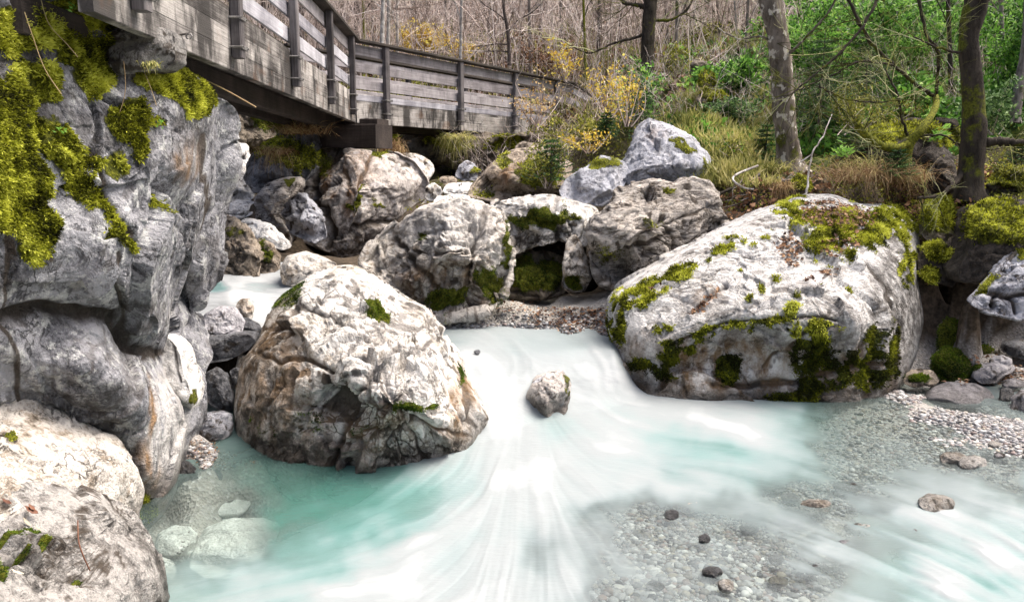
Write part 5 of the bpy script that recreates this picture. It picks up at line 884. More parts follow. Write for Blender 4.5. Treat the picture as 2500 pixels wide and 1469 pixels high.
tree('beech_tree', 'pale grey beech trunk with mottled bark and dark collar on the right bank', [(1878, -110), (1880, 0), (1898, 90), (1908, 170), (1915, 280), (1922, 350), (1928, 425)], [50, 49, 49, 49, 51, 55, 72], 13.8, 'beech', 1, flare=1.5, limbs=[([(1920, 405), (1880, 425), (1850, 440), (1800, 470)], 26, 8), ([(1935, 405), (1965, 420, -.2), (1985, 440, -.3)], 24, 10), ([(1900, 110), (1860, 90), (1800, 95), (1740, 60)], 6, 3), ([(1905, 150), (1960, 100, -.4), (2030, 20, -.6), (2060, -60, -.8)], 7, 4)], twigs=5, twigmat='twig_green')
tree('mossy_tree', 'thick dark moss-covered trunk at the right side of the bank', [(2392, -110), (2385, 0), (2366, 90), (2372, 180), (2378, 300), (2372, 400), (2366, 490)], [52, 54, 44, 46, 52, 56, 64], 11.2, 'bark_dark', 2, limbs=[([(2400, 350), (2440, 345, -.1), (2500, 350, -.2), (2560, 340, -.2)], 24, 14), ([(2350, 420), (2320, 460, -.3), (2280, 480, -.4), (2240, 482, -.5)], 14, 5), ([(2385, 10), (2420, -30)], 20, 14), ([(2350, 130), (2300, 120, -.2), (2230, 90, -.4)], 7, 3)], twigs=7)
tree('crooked_tree', 'small crooked tree with thick yellow moss on its sweeping limbs in the right bank', [(2285, 235, .6), (2283, 265, .3), (2255, 310), (2222, 350), (2210, 400)], [12, 16, 19, 22, 26], 11.9, 'bark_moss', 3, limbs=[([(2215, 352), (2180, 362, -.1), (2140, 350, -.2), (2105, 320, -.2), (2090, 300, -.2)], 20, 17), ([(2285, 237, .6), (2240, 210, .5), (2190, 165, .4), (2130, 110, .2), (2090, 40, 0), (2060, -30, 0)], 9, 8), ([(2180, 160, .3), (2100, 150, .1), (2040, 180), (1960, 215, -.2), (1900, 250, -.3)], 6, 2), ([(2150, -20), (2110, 60, -.1), (2050, 130, -.2), (1980, 190, -.3), (1925, 235, -.4)], 8, 3), ([(2215, 330), (2200, 280, -.1), (2190, 230, -.1), (2160, 170, 0)], 8, 4), ([(2230, 335), (2300, 330, -.2), (2350, 355, -.4), (2420, 365, -.4), (2480, 350, -.4)], 5, 2), ([(2240, -20), (2260, 80), (2290, 130, .1), (2285, 230, .5)], 8, 8), ([(2000, 210, -.4), (2060, 240, -.4), (2140, 250, -.4), (2200, 240, -.4)], 5, 2)], twigs=14)
tree('mossy_limb', 'dark straight trunk with a mossy stub branch behind the yellow shrubs', [(1590, -90), (1588, 0), (1582, 100), (1580, 220)], [36, 33, 31, 34], 23, 'bark_dark', 4, limbs=[([(1580, 20), (1550, 12), (1525, 8), (1515, -5)], 12, 8), ([(1600, 50), (1640, 48), (1680, 20), (1700, -30)], 8, 4), ([(1575, 70), (1560, 90), (1500, 105), (1440, 130), (1390, 110)], 8, 3)], twigs=7)
tree('thin_trunk_tree', 'slender reddish trunk at the right picture edge', [(2510, -60), (2505, 100), (2490, 200), (2475, 300)], [14, 18, 22, 28], 14, 'bark_grey', 5)
tree('sapling', 'bare dark sapling with side twigs behind the middle of the railing', [(1228, -60), (1230, 20), (1240, 80), (1244, 160)], [6, 7, 8, 9], 26, 'bark_far', 6, limbs=[([(1242, 110), (1215, 108), (1185, 112), (1160, 115)], 4, 2), ([(1242, 128), (1215, 125), (1180, 126)], 4, 2), ([(1240, 80), (1265, 50), (1300, 30), (1330, 0)], 4, 2), ([(1232, 50), (1210, 30), (1180, 10), (1150, -20)], 4, 2)], twigs=4, twigmat='twig')
for i, (x, x2, d_, w_, mt, lb) in enumerate([(938, 930, 34, 12, 'birch', 'pale birch trunk left of its twin above the footbridge bend'), (952, 945, 35, 10, 'birch', 'pale birch trunk right of its twin above the footbridge bend'), (968, 972, 38, 8, 'birch', 'thin third birch trunk above the footbridge bend'), (886, 888, 36, 9, 'bark_moss', 'thin mossy trunk left of the birches'), (870, 872, 42, 16, 'bark_far', 'dark conifer trunk near the corner of the railing'), (840, 842, 46, 18, 'bark_far', 'dark conifer trunk behind the corner post'), (1010, 1004, 46, 12, 'bark_far', 'dim trunk above the yellow bush'), (1085, 1092, 40, 7, 'bark_grey', 'slim grey trunk right of the yellow bush'), (1196, 1192, 44, 8, 'bark_grey', 'slim grey trunk left of the bare sapling'), (1368, 1372, 42, 9, 'bark_grey', 'slim grey trunk in the thicket over the long rail'), (1465, 1460, 38, 10, 'bark_far', 'dim trunk left of the dark straight trunk'), (1655, 1650, 34, 10, 'bark_grey', 'grey trunk right of the dark straight trunk'), (1745, 1760, 40, 8, 'bark_grey', 'slim leaning trunk in the reddish thicket'), (1830, 1822, 36, 9, 'bark_grey', 'slim trunk left of the beech'), (780, 784, 44, 16, 'bark_far', 'dark conifer trunk seen between the posts'), (735, 737, 40, 14, 'bark_far', 'conifer trunk seen through the left railing'), (2310, 2322, 17, 12, 'bark_dark', 'thin dark trunk left of the mossy trunk'), (2160, 2150, 19, 9, 'bark_dark', 'thin dark trunk behind the spruce thicket'), (2440, 2450, 18, 12, 'bark_grey', 'grey trunk right of the mossy trunk'), (905, 915, 40, 8, 'bark_grey', 'slim trunk just left of the twin birches'), (1130, 1122, 34, 8, 'birch', 'pale slim trunk over the small yellow bush'), (1290, 1296, 37, 9, 'bark_grey', 'pale trunk right of the bare sapling'), (1325, 1318, 44, 8, 'bark_far', 'dim trunk in the thicket above the golden shrub'), (1420, 1432, 34, 7, 'bark_moss', 'thin mossy trunk above the ramp rail'), (1520, 1512, 42, 9, 'bark_far', 'dim trunk just left of the dark straight trunk'), (1620, 1632, 40, 8, 'bark_grey', 'pale trunk just right of the dark straight trunk'), (1700, 1690, 42, 7, 'birch', 'pale thin trunk over the rotten stump'), (1790, 1800, 38, 7, 'birch', 'pale thin trunk in the reddish thicket'), (2060, 2070, 24, 9, 'bark_grey', 'grey trunk in the green bushes right of the beech'), (640, 646, 42, 14, 'bark_far', 'dark conifer trunk seen between the lower left rails')]):
    if x2 < 1900: d_ *= .74
    gz = ground_hit([x2], [260 if x < 1900 else 330], 12, 60)[0]; yb = proj(P(x2, 200, d_))[1]
    zz = float(on_ground(P(x2, 200, d_)[0], d_)[0]); yb = float(proj(np.array([P(x2, 200, d_)[0], d_, zz]))[1])
    tree('slim_tree', lb, [(x, -150), (x * .7 + x2 * .3, -20), (x * .3 + x2 * .7, yb * .5), (x2, yb + 8)], [w_ * .7, w_ * .8, w_ * .9, w_], d_, mt, 20 + i, group='slim trees on the hillside', sides=8, limbs=[([(x, 30 + 20 * (i % 3)), (x + (18 if i % 2 else -18), 10), (x + (40 if i % 2 else -40), -20)], 3, 1.5)], twigs=5, twigmat='twig')
# thicket of bare saplings on the hillside
def thicket(name, label, cnt, pxr, dr, hr, mat, seed, twn=9, rad=(.008, .02), lean=.12):
    r_ = np.random.default_rng(seed); px = r_.uniform(*pxr, cnt); d_ = r_.uniform(*dr, cnt) ** 1.0; x = (px - 1250) / F_PX * d_; z = terr(np.stack([x, d_], 1)) - .1
    base = np.stack([x, d_, z], 1); H = r_.uniform(*hr, cnt); k = 6; t = np.linspace(0, 1, k)
    ln = r_.normal(size=(cnt, 2)) * lean; cv = r_.normal(size=(cnt, 2)) * lean * 1.2
    C = base[:, None] + np.stack([H[:, None] * (ln[:, :1] * t + cv[:, :1] * t * t), H[:, None] * (ln[:, 1:] * t + cv[:, 1:] * t * t), H[:, None] * t], -1)
    C[:, 1:-1, :2] += r_.normal(size=(cnt, k - 2, 2)) * .05
    R = r_.uniform(*rad, cnt)[:, None] * np.linspace(1, .3, k)[None] * (d_[:, None] / 30); tn = r_.random(cnt)
    mb = MB()
    def strands(C, R, tn):
        m, kk = C.shape[:2]; a = np.arange(3) / 3 * 2 * np.pi
        u = np.array([1., 0, 0]); v = np.array([0, 1., 0.]); w = np.array([0, 0, 1.])
        off = np.cos(a)[:, None] * u + np.sin(a)[:, None] * (v * .5 + w * .7)
        V = C[:, :, None] + R[:, :, None, None] * off[None, None]; i = (np.arange(m)[:, None, None] * kk + np.arange(kk - 1)[None, :, None]) * 3; j = np.arange(3)[None, None]; j2 = (j + 1) % 3
        F = np.stack([i + j, i + j2, i + 3 + j2, i + 3 + j], -1).reshape(-1, 4); mb.add(V.reshape(-1, 3), F, np.repeat(tn, kk * 3))
    strands(C, R, tn)
    idx = np.repeat(np.arange(cnt), twn); tt = r_.uniform(.2, .98, len(idx)); f = tt * (k - 1); i0 = np.minimum(f.astype(int), k - 2); fr = (f - i0)[:, None]
    p0 = C[idx, i0] * (1 - fr) + C[idx, i0 + 1] * fr; dd = unit(r_.normal(size=(len(idx), 3)) * [1, .6, .5] + [0, 0, .55]); Lw = (r_.uniform(.3, 1.2, len(idx)) * (1.1 - tt * .5) * H[idx] / 4)[:, None]
    p1 = p0 + dd * Lw * .5 + r_.normal(size=p0.shape) * .05; p2 = p1 + unit(dd + [0, 0, .35]) * Lw * .5
    strands(np.stack([p0, p1, p2], 1), (np.array([.45, .35, .2])[None] * R[idx, :1]), np.clip(tn[idx] + r_.normal(size=len(idx)) * .15, 0, 1))
    o = mb.build(name, M[mat], None, False); return tag(o, label, 'thicket', kind='stuff')
thicket('bare_thicket', 'dense thicket of leafless reddish brown saplings covering the hillside', 2100, (760, 1960), (25, 54), (3.0, 7), 'twig', 31, 16, lean=.2)
thicket('bare_thicket', 'sparser leafless brushwood behind the green bushes at right', 700, (1900, 2750), (20, 40), (2.5, 6), 'twig', 32, 12, lean=.2)
thicket('bare_thicket', 'dark bare brushwood seen through the left railing of the footbridge', 500, (350, 900), (26, 50), (4, 9), 'twig', 33, 12, lean=.2)
thicket('brushwood', 'low tangled bramble stems on the slope behind the boulders', 900, (1150, 2350), (16, 26), (.5, 1.6), 'twig', 34, 7, (.006, .012), .35)
# ---------------------------------------------------------------- shrubs, spruces, grasses
def shrub(name, label, px, py, w, h, d, mat, n, ls, seed=0, stems=9, cat='shrub', group=None, gap=.35, asp=.5, stemmat='twig', dep=1.0):
    r_ = np.random.default_rng(seed + 400); base = P(px, py, d); s = d / F_PX; root = empty(name, tuple(base), label, cat, group); mb = MB(); st = []
    ends = []
    for k in range(stems):
        a = r_.uniform(-1, 1); e = base + np.array([a * w * s * .5, r_.uniform(-.5, .5) * w * s * dep, h * s * r_.uniform(.6, 1.0) * (1 - .35 * a * a)]); m = (base + e) / 2 + r_.normal(size=3) * .06 * h * s
        c = spline([base + r_.normal(size=3) * [.05 * w * s, .05, 0], m, e], 9); tube(mb, c, np.linspace(.010, .003, 9) * d / 14, 4, r_.random()); st.append(c)
        for q in range(5):
            j = r_.integers(3, 9); e2 = c[j] + unit(r_.normal(size=3) + [0, 0, .4]) * h * s * r_.uniform(.12, .32); c2 = spline([c[j], (c[j] + e2) / 2 + r_.normal(size=3) * .02, e2], 5); tube(mb, c2, np.linspace(.004, .0015, 5) * d / 14, 3, r_.random()); st.append(np.concatenate([c2, c2[2:]]))
    mb.build('stem', M[stemmat], root, True, base)
    al = np.concatenate([q[2:] for q in st]); j = r_.integers(0, len(al), n); pos = al[j] + r_.normal(size=(n, 3)) * [.055 * w * s, .06 * w * s, .05 * h * s]
    keep = fbm(pos * (3.5 / (w * s)) * 2 + seed, 2) > -gap; pos = pos[keep]; dr = r_.normal(size=pos.shape) + [0, -.2, .1]
    ml = MB(); leaves(ml, pos, dr, ls * r_.uniform(.6, 1.3, len(pos)), asp, .1, None, r_); ml.build('foliage', M[mat], root, False, base); return root
SH = [ # name, label, px, py(base), w, h, d, mat, n, leaf
 ('shrub', 'golden leaved shrub at the bridge end in front of the railing', 1310, 320, 170, 130, 17.5, 'leaf_gold', 300, .07), ('shrub', 'tall yellow leaved shrub right of the bridge end', 1480, 300, 120, 150, 16.5, 'leaf_yellow', 380, .08), ('shrub', 'upright yellow leaved shrub beside the peaked boulder', 1530, 310, 80, 170, 15.5, 'leaf_yellow', 260, .08),
 ('shrub', 'low yellow leaved sprays over the slanted brown slab', 1440, 375, 150, 60, 14.6, 'leaf_yellow', 320, .06), ('shrub', 'round yellow bush above the long railing', 1036, 150, 110, 85, 29, 'leaf_yellow', 1500, .15), ('shrub', 'small yellow bush right of the round yellow bush', 1130, 158, 70, 52, 28, 'leaf_yellow', 650, .14), ('shrub', 'small pale yellow sapling above the ramp rail', 1380, 200, 60, 90, 22, 'leaf_yellow', 260, .1),
 ('shrub', 'bright green bush above the end of the ramp', 1560, 300, 130, 130, 19, 'leaf_green', 1500, .10), ('shrub', 'light green bush on the grassy slope left of the beech', 1810, 235, 190, 90, 19, 'leaf_green', 3000, .12), ('shrub', 'green bramble patch below the light green bush', 1780, 310, 210, 60, 17, 'leaf_teal', 2400, .085), ('shrub', 'broad deep green bush right of the beech', 2040, 240, 260, 230, 17, 'leaf_green', 9000, .09),
 ('shrub', 'tall green bush behind the crooked tree', 2220, 250, 280, 270, 18.5, 'leaf_green', 9500, .10), ('shrub', 'bright green bush at the right picture edge', 2470, 300, 240, 320, 16.5, 'leaf_green', 9000, .09), ('shrub', 'dense green bush high between the two mossy trunks', 2330, 170, 240, 230, 20, 'leaf_green', 6000, .11), ('shrub', 'bluish green undergrowth behind the mossy trunk', 2420, 330, 160, 110, 14, 'leaf_teal', 2400, .08), ('shrub', 'dim olive undergrowth under the crooked tree', 2080, 330, 260, 110, 14.6, 'leaf_olive', 2600, .055),
 ('shrub', 'olive undergrowth between bridge end and boulders', 1400, 345, 200, 60, 16.8, 'leaf_olive', 1500, .07), ('shrub', 'green shrub high behind the beech', 1980, 110, 220, 150, 23, 'leaf_green', 3000, .13), ('shrub', 'olive bush on the bank below the right span', 1340, 460, 130, 110, 14.0, 'leaf_olive', 2200, .05), ('shrub', 'low green bush beside the small dark stump', 1660, 190, 110, 60, 24, 'leaf_olive', 1200, .09),
 ('shrub', 'green bush seen under the left rail of the footbridge', 660, 290, 130, 60, 24, 'leaf_green', 900, .1), ('shrub', 'olive brush seen between the railing gaps', 1000, 250, 300, 60, 25, 'leaf_olive', 2600, .09), ('shrub', 'reddish brown brush above the bridge end', 1370, 200, 240, 90, 27, 'litter', 2400, .09), ('shrub', 'green plants behind the bare thicket foot', 1720, 130, 200, 60, 30, 'leaf_olive', 1500, .13), ('shrub', 'leafy sprig on the ground right of the mossy trunk', 2450, 460, 110, 70, 11.3, 'leaf_olive', 1000, .05), ('shrub', 'rusty undergrowth at the foot of the peaked boulder', 1800, 400, 130, 60, 14.6, 'leaf_olive', 900, .05)]
for i, a in enumerate(SH): shrub(*a, seed=i, group='shrubs on the slope' if i > 6 else 'yellow autumn shrubs')
def spruce(label, px, py, h, w, d, seed, lv=9):
    r_ = np.random.default_rng(seed + 700); base = P(px, py, d); s = d / F_PX; root = empty('spruce', tuple(base), label, 'spruce', 'young spruces'); mt = MB(); mn = MB(); H = h * s
    tube(mt, [base, base + [0, 0, H * .5], base + [0.02, 0, H]], [.02 * d / 12, .012 * d / 12, .003], 6, .3)
    for l in range(lv):
        z = H * (.12 + .85 * l / lv); L = w * s * .55 * (1 - l / lv * .85)
        for k in range(9):
            a = k / 9 * 6.283 + l + r_.normal() * .2; dr = np.array([math.cos(a), math.sin(a), -.05 + .1 * r_.normal()]); q = np.linspace(0, 1, 6)[:, None]; c = base + [0, 0, z] + dr * L * q + np.array([0, 0, -.18 * L]) * q * (1 - q) * 3
            tube(mt, c, np.linspace(.005, .002, 6) * d / 12, 3, .3); m = 60; t = r_.random((m, 1)) ** .8; pos = base + [0, 0, z] + dr * L * t + np.array([0, 0, -.18 * L]) * t * (1 - t) * 3
            sd = np.cross(dr, [0, 0, 1]); sg = r_.choice([-1, 1], (m, 1)); pos = pos + sd * sg * r_.random((m, 1)) * L * .28 * (1.05 - t); leaves(mn, pos, dr * .7 + sd * sg * .8 + r_.normal(size=(m, 3)) * .25, .032 * d / 12 * (.7 + .6 * r_.random(m)), .32, .05, None, r_)
    mt.build('trunk', M['bark_far'], root, True, base); mn.build('needles', M['needle'], root, False, base)
for i, a in enumerate([('small dark spruce growing over the slanted brown slab', 1345, 440, 110, 130, 14.0), ('young green spruce in front of the yellow shrubs', 1560, 345, 150, 140, 17), ('bluish young spruce left of the beech foot', 1868, 395, 100, 90, 14.6), ('tiny spruce sprig above the dry tussock', 2190, 425, 65, 100, 11.6), ('low spruce behind the dry tussock left side', 2080, 370, 60, 90, 13), ('bushy young spruce right of the beech trunk', 2000, 300, 210, 220, 15.5), ('dark spruce between beech and crooked tree', 2110, 260, 180, 180, 16.5), ('small spruce at the right picture edge', 2490, 420, 80, 110, 11.8), ('spruce seedling beside the ramp foot', 1480, 330, 60, 60, 16)]): spruce(a[0], *a[1:], i, 12 if a[3] > 140 else 8)
def tussock(label, px, py, w, h, d, n, mat='grass_dry', seed=0, droop=1.0, name='grass_tussock', wid=.006):
    r_ = np.random.default_rng(seed + 900); s = d / F_PX; b0 = P(px, py, d); mb = MB(); m = n
    b = b0 + np.stack([r_.normal(size=m) * w * s * .24, r_.normal(size=m) * w * s * .14, r_.normal(size=m) * .01 - .01], 1)
    a = r_.random(m) * 2 * np.pi; out = np.stack([np.cos(a), np.sin(a) * .8 - .2, 0 * a], 1) * (w * s * .5 * r_.uniform(.35, 1.1, m))[:, None]; H = (h * s * r_.uniform(.5, 1.1, m))[:, None] * [0, 0, 1]
    t = np.linspace(0, 1, 6)[None, :, None]; C = b[:, None] + out[:, None] * t ** 1.1 + H[:, None] * (1.9 * t - ((1.0 + 1.1 * droop) * r_.uniform(.35, 1.15, m))[:, None, None] * t * t) ; sd = unit(np.cross(out, [0, 0, 1]) + r_.normal(size=(m, 3)) * .3)[:, None] * (wid * d / 12) * (1 - t * .85)
    V = np.stack([C - sd, C + sd], 2).reshape(-1, 3); i = (np.arange(m)[:, None] * 12 + np.arange(5)[None] * 2)[..., None]; F = (i + np.array([0, 1, 3, 2])).reshape(-1, 4); mb.add(V, F, np.repeat(r_.random(m), 12))
    o = mb.build(name, M[mat], None, True, b0); tag(o, label, 'grass', 'grass tussocks'); return o
tussock('large dry straw coloured tussock on the bank above the slanting boulder', 2135, 440, 190, 62, 11.8, 800, seed=1, droop=1.3)
tussock('small tawny tussock hanging beside the tree roots left of the slab top', 1905, 460, 70, 40, 12.2, 350, seed=2, droop=2.6)
tussock('straw tuft at the side of the large dry tussock', 2215, 440, 90, 50, 11.8, 350, seed=3, droop=1.4)
tussock('straw coloured tussock spilling over the dark rock beside the pier', 672, 375, 75, 34, 13.6, 260, seed=4, droop=2.0)
tussock('dry grass fringe on top of the dark rock near the pier', 735, 325, 110, 34, 14.4, 380, seed=5, droop=1.0)
tussock('dry grass tuft right of the pier block', 955, 372, 60, 55, 16.8, 350, seed=6, droop=1.8)
tussock('yellowing tuft hanging under the right span', 1110, 340, 80, 30, 18.6, 350, mat='grass_green', seed=7, droop=2.4)
tussock('tuft of green rush beside the tree foot', 1890, 420, 80, 40, 13.5, 300, mat='grass_green', seed=8, droop=1.4)
tussock('tuft of pale leaves in front of the concrete abutment', 372, 160, 50, 22, 5.85, 40, mat='grass_green', seed=9, droop=1.6, wid=.012)
tussock('thin arching grass blades behind the large dry tussock', 2110, 410, 130, 50, 12.4, 120, mat='grass_green', seed=10, droop=1.2)
# grass and weeds over the slope
def scatter(name, label, rect, cnt, size, mat, seed, kind='blade', dmin=10, dmax=60, cat='undergrowth', up=.8, asp=.12):
    r_ = np.random.default_rng(seed); px = r_.uniform(rect[0], rect[2], cnt); py = r_.uniform(rect[1], rect[3], cnt); g = ground_hit(px, py, dmin, dmax); g = g[~np.isnan(g[:, 0])]
    g = g[fbm(g * .8 + seed, 3) > -.18]; m = len(g); mb = MB(); dr = r_.normal(size=(m, 3)) * [.5, .5, .25] + [0, 0, up]; sz = size * r_.uniform(.5, 1.4, m) * (.4 + g[:, 1] / 22)
    leaves(mb, g + r_.normal(size=(m, 3)) * [.1, .1, .02], dr, sz, asp, .03, np.clip(.5 + .5 * fbm(g * 1.2, 3) + r_.normal(size=m) * .2, 0, 1), r_); o = mb.build(name, M[mat], None, False); return tag(o, label, cat, kind='stuff')
scatter('slope_grass', 'pale yellow green grass on the slope right of the peaked boulder', (1660, 240, 1910, 460), 16000, .20, 'grass_green', 41)
scatter('slope_grass', 'thin dry grass and weeds on the hillside', (700, 60, 1950, 330), 13000, .22, 'grass_green', 42, dmin=14)
scatter('undergrowth', 'low green herbs covering the slope at right', (1640, 0, 2560, 380), 42000, .12, 'leaf_green', 43, asp=.6, up=.3, dmin=12)
scatter('undergrowth', 'rusty leaf litter and dead herbs on the hillside', (700, 0, 1950, 300), 20000, .11, 'litter', 44, asp=.6, up=.2, dmin=14)
scatter('undergrowth', 'olive herbs between the boulders of the bank', (1000, 300, 2500, 520), 16000, .06, 'leaf_olive', 45, asp=.5, up=.3, dmin=11, dmax=30)
scatter('moss_carpet', 'yellow green moss over the bank behind the slanting boulder', (1950, 420, 2560, 640), 16000, .035, 'moss_y', 46, asp=.5, up=.5, dmin=9, dmax=16, cat='moss')
scatter('fallen_leaves', 'brown fallen leaves on the bank behind the slanting boulder', (1750, 400, 2500, 560), 7000, .075, 'litter', 47, asp=.6, up=.1, dmin=9, dmax=16, cat='leaves')
# fallen leaves on rocks and in the pockets
def litter_on(Rk, bl, cnt, size, label, seed):
    w = blobs(Rk['q'], bl) * Rk['FR'] * (Rk['N'][:, 2] > .1); p_, n_ = surf_sample(Rk, np.where(w > .35, w, 0), cnt, seed)
    if not len(p_): return
    r_ = np.random.default_rng(seed); mb = MB(); tg = np.cross(n_, r_.normal(size=p_.shape)) + n_ * .25; leaves(mb, p_ + n_ * .012, tg, size * r_.uniform(.6, 1.3, len(p_)), .62, .14, None, r_, face=unit(n_ + r_.normal(size=n_.shape) * .35))
    tag(mb.build('fallen_leaves', M['litter'], None, False), label, 'leaves', kind='stuff')
litter_on(RB, [(1715, 725, 50, 9, 1, -35), (1930, 590, 34, 30, 1), (2010, 520, 60, 34), (2080, 535, 60, 30, .9), (2010, 645, 45, 7, 1, -20), (2050, 590, 60, 20, .5), (1600, 700, 20, 8, .5), (2150, 480, 60, 20)], 900, .06, 'brown leaves caught in the seams of the slanting boulder', 61)
def litter_ground(rects, cnt, size, label, seed, mat='litter'):
    r_ = np.random.default_rng(seed); mb = MB()
    for (x0, y0, x1, y1, k) in rects:
        c = int(cnt * k); g = ground_hit(r_.uniform(x0, x1, c), r_.uniform(y0, y1, c), 4, 16); g = g[~np.isnan(g[:, 0])]; m = len(g)
        leaves(mb, g + [0, 0, .03], r_.normal(size=(m, 3)) * [1, 1, .2], size * r_.uniform(.6, 1.3, m), .6, .15, None, r_, face=unit(r_.normal(size=(m, 3)) * .4 + [0, 0, 1]))
    tag(mb.build('fallen_leaves', M[mat], None, False), label, 'leaves', kind='stuff')
litter_ground([(1290, 755, 1485, 800, 1), (1080, 740, 1300, 765, .35), (1350, 790, 1480, 820, .3)], 420, .05, 'reddish brown leaves on the sandy pocket above the cascade', 62)
litter_ground([(2250, 590, 2370, 700, 1), (2280, 870, 2500, 980, 1), (2380, 900, 2500, 950, .6)], 300, .06, 'brown leaves in the hollow and among the cobbles of the right bank', 63)
litter_ground([(440, 1080, 640, 1150, 1)], 500, .022, 'dead leaves and twigs in the small pocket left of the central boulder', 64)
# big single leaves and twigs on the near left rocks
def big_leaf(label, px, py, rk, L, ang, tint, mat='litter', wdt=.5, up=.02):
    best = None
    for k_ in (FL1, FL2):
        qx_, qy_ = proj(k_['V']); near = k_['FR'] & ((qx_ - px) ** 2 + (qy_ - py) ** 2 < 150)
        if near.any():
            j_ = np.where(near)[0]; j_ = j_[np.argmin(k_['V'][j_, 1])]
            if best is None or k_['V'][j_, 1] < best[0]['V'][best[1], 1]: best = (k_, j_)
    rk, i = best; p_ = rk['V'][i] + rk['N'][i] * .012; n_ = unit(rk['N'][i] + np.array([0, -.2, .6])); t = unit(np.cross(n_, [0, 1, 0]) * math.cos(ang) + np.cross(n_, [1, 0, 0]) * math.sin(ang)); s_ = np.cross(n_, t)
    k = 9; u = np.linspace(0, 1, k); wv = np.sin(np.pi * u ** .8) * wdt * .5; V = []
    for j in range(k):
        c = t * (u[j] - .5) + n_ * (.22 * (u[j] - .5) ** 2 * 2 + .03 * math.sin(j * 2.1)); V += [c + s_ * wv[j] + n_ * wv[j] * .35, c, c - s_ * wv[j] + n_ * wv[j] * .35]
    V = p_ + n_ * up + np.array(V) * L * .68; F = []
    for j in range(k - 1):
        for s in (0, 1): a = j * 3 + s; F.append((a, a + 1, a + 4, a + 3))
    o = mk('fallen_leaf', V, F, M[mat], True, {'tint': np.full(len(V), tint)}, origin=p_); m = o.modifiers.new('s', 'SOLIDIFY'); m.thickness = .0012; tag(o, label, 'leaf', 'fallen leaves on the near rocks')
M['litter_red'] = leaf_mat('russet_leaf', [(.10, .045, .03), (.19, .085, .05), (.30, .15, .09)], .5, .15); M['litter_pale'] = leaf_mat('pale_willow_leaf', [(.30, .25, .17), (.45, .40, .30), (.55, .50, .40)], .5, .15)
for a in [('russet curled leaf at the left picture edge on the corner rock', 14, 1228, FL2, .085, .1, .5, 'litter_red'), ('largest russet leaf of the clump on the corner rock', 75, 1250, FL2, .11, -.2, .7, 'litter_red'), ('dark curled russet leaf overlapping the clump', 100, 1248, FL2, .09, .6, .2, 'litter_red'), ('russet leaf at the right end of the clump', 138, 1260, FL2, .10, -.5, .5, 'litter_red'), ('folded russet leaf at the top of the clump', 62, 1238, FL2, .07, .3, .9, 'litter_red'), ('pale narrow leaf below the russet clump', 50, 1270, FL2, .09, .1, .6, 'litter_pale', .28), ('pale narrow leaf tilted beside the moss', 92, 1300, FL2, .08, .6, .7, 'litter_pale', .25), ('pale narrow leaf by the lower left moss cushion', 42, 1405, FL2, .09, -.1, .9, 'litter_pale', .3), ('pale narrow leaf near the right end of the corner rock', 196, 1388, FL2, .07, -.2, .8, 'litter_pale', .25)]: big_leaf(*a)
mb = MB(); c = spline([P(190, 1270, 3.95), P(192, 1320, 3.72), P(205, 1360, 3.68), P(220, 1392, 3.7)], 14); tube(mb, c, .0035, 5); tag(mb.build('twig', M['litter_red'], None, True, c[-1]), 'thin reddish twig standing on the corner rock', 'twig')
mb = MB(); c = spline([P(2032, 278, 12.6), P(2010, 330, 12.3), P(1985, 372, 12.1), P(1975, 430, 11.9), P(1968, 470, 11.7), P(1948, 500, 11.6)], 30); c[1:-1] += rng.normal(size=(28, 3)) * .008; tube(mb, c, np.linspace(.008, .02, 30), 6, .9); tube(mb, spline([c[12], c[12] + [-.12, -.02, -.08], c[12] + [-.2, 0, -.14]], 6), .009, 5, .9)
tag(mb.build('dead_branch', M['birch'], None, True, c[-1]), 'bare silvery dead branch slanting up from the top of the slanting boulder', 'branch')
# roots and bleached driftwood under the beech
root_o = empty('tree_roots', tuple(P(1850, 480, 12.4)), 'tangle of bare grey roots under the beech tree', 'roots')
r_ = np.random.default_rng(81)
for k in range(26):
    x = r_.uniform(1790, 1990); y = r_.uniform(425, 460); pth = [(x, y, 0)]
    for q in range(4): pth.append((pth[-1][0] + r_.normal() * 22 - 6, pth[-1][1] + r_.uniform(4, 26), -.12 * (q + 1)))
    c = spline(P(np.array([p[0] for p in pth]), np.array([p[1] for p in pth]), np.array([12.7 + p[2] for p in pth])), 18); mb = MB(); tube(mb, c, np.linspace(.028, .008, 18) * r_.uniform(.4, 1.2), 6, r_.random()); mb.build('root', M['bark_grey' if k % 3 else 'bark_dark'], root_o, True, np.array(root_o.location))
mb = MB(); c = spline(P(np.array([1850, 1800, 1790, 1815, 1840]), np.array([405, 425, 440, 458, 462]), np.array([12.6, 12.3, 12.1, 12.0, 12.0])), 24); tube(mb, c, np.linspace(.02, .012, 24), 6, .8); tag(mb.build('driftwood_stick', M['birch'], None, True, c[-1]), 'bleached curved stick hanging over the bank left of the beech', 'stick')
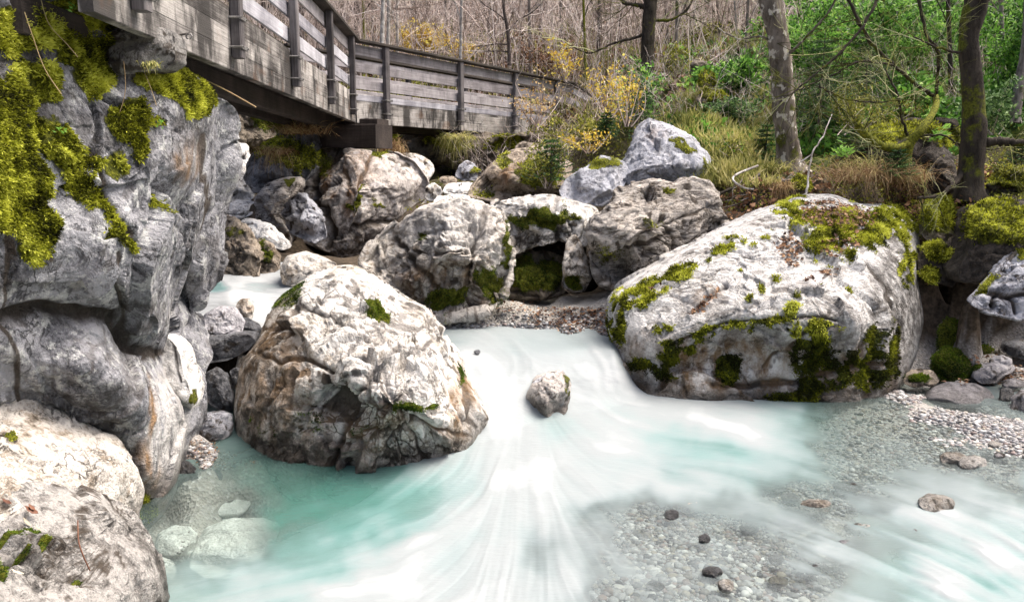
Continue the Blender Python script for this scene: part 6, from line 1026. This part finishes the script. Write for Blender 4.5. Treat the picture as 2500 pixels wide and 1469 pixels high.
# stumps and small rocks of the upper slope
rock('tree_stump', 'dark rotten stump on the slope left of the beech', 'mossy', [(1683, 182), (1685, 155), (1700, 146), (1728, 150), (1738, 165), (1740, 188), (1710, 192)], 19.5, tilt=.1, rough=1.2, seed=90, cat='stump', group=None, ground=False)
rock('tree_stump', 'yellow moss capped stump below the dark stump', 'mossy', [(1704, 215), (1708, 180), (1725, 166), (1742, 178), (1750, 210), (1730, 222)], 18.6, tilt=.1, rough=1, seed=91, cat='stump', group=None, moss=[(1725, 185, 40, 30, 1)], tufts=900, tuft_size=.05, ground=False)
B('moss backed ledge of rock below the mossy stump', 'mossy', [(1700, 245), (1715, 212), (1760, 220), (1790, 245), (1760, 262), (1720, 262)], 17.8, tilt=.4, moss=[(1745, 225, 50, 22, 1)], tufts=1200, tuft_size=.05, ground=False)
B('moss-topped outcrop added for the black shadow under the crooked tree on the right bank', 'shade_rock', [(2060, 430), (2080, 340), (2140, 300), (2240, 290), (2330, 300), (2360, 380), (2350, 460), (2280, 480), (2200, 470), (2120, 450)], 13.0, tilt=.8, D=.8, rough=.8, moss=[(2190, 320, 140, 26, .8), (2310, 330, 50, 24, .9)], dark=[(2200, 400, 140, 60, .9)], tufts=4500, tuft_size=.05, ground=False)  # added; its black body stands in for shadow below the bushes
B('dark rock behind the large dry tussock', 'shade_rock', [(2255, 470), (2262, 420), (2290, 385), (2330, 390), (2350, 440), (2345, 480), (2300, 490)], 11.9, tilt=.3, ground=False)
B('mossy hummock beside the foot of the beech', 'mossy', [(1925, 470), (1930, 440), (1950, 425), (1975, 432), (1985, 455), (1965, 480)], 12.1, tilt=.3, moss=[(1955, 440, 40, 22, 1)], tufts=900, tuft_size=.04, ground=False)
B('mossy bank rock with leaves at the right edge under the long limb', 'mossy', [(2400, 480), (2410, 440), (2450, 412), (2520, 405), (2600, 430), (2610, 490), (2500, 500)], 11.0, tilt=.6, moss=[(2480, 430, 90, 30, .9)], tufts=2500, tuft_size=.04, ground=False)
# dangling stems and small leaves on the cliff
for k, (pth, lb) in enumerate([([(100, 0), (120, 60), (165, 110), (190, 140)], 'dry stem hanging over the mossy cliff top'), ([(302, 150), (306, 220), (290, 280), (262, 340)], 'thin dry vine hanging in the middle of the cliff'), ([(350, 170), (368, 215), (382, 258)], 'straw blade drooping over the yellow moss cushion'), ([(60, 30), (80, 90), (110, 170), (150, 230)], 'long pale stem over the dark moss of the cliff'), ([(500, 195), (560, 225), (625, 262)], 'pale stick poking out below the footbridge')]):
    dd = float(np.median([cliff['V'][np.argmin(np.where(cliff['FR'], (cliff['q'][:, 0] - x) ** 2 + (cliff['q'][:, 1] - y) ** 2, 1e9)), 1] for x, y in pth[:3]])) - .06
    mb = MB(); c = spline([P(x, y, dd + (0.35 if k == 4 else 0)) for x, y in pth], 16); tube(mb, c, .0028 if k != 4 else .006, 4, .8); tag(mb.build('dry_stem', M['grass_dry'], None, True, c[0]), lb, 'stem', 'dry stems on the cliff')

# ferns and seedlings on the mossy cliff and bank edges
for i, (x, y, dd, lb) in enumerate([(150, 315, 5.0, 'tiny green seedling rooted in the middle of the cliff moss'), (175, 20, 5.3, 'small green sprig at the top edge of the cliff'), (395, 300, 5.9, 'tiny sprig under the yellow moss cushion'), (2060, 372, 12.2, 'low green fern in the shade left of the crooked tree'), (2290, 330, 12.6, 'thin green herb between the crooked tree and the mossy trunk')]):
    j = np.argmin(np.where(cliff['FR'], (cliff['q'][:, 0] - x) ** 2 + (cliff['q'][:, 1] - y) ** 2, 1e9)); d0 = float(cliff['V'][j, 1]) - .05 if x < 600 else dd
    b0 = P(x, y, d0); mb = MB(); r2 = np.random.default_rng(i + 5); n_ = 9 if x < 600 else 40; a = r2.random(n_) * 6.283; sc_ = .035 if x < 600 else .10
    leaves(mb, b0 + r2.normal(size=(n_, 3)) * sc_ * .5, np.stack([np.cos(a), np.sin(a) - .4, .5 + 0 * a], 1), sc_ * r2.uniform(.7, 1.3, n_), .45, .1, .75, r2); tag(mb.build('seedling', M['leaf_green'], None, False, b0), lb, 'seedling')
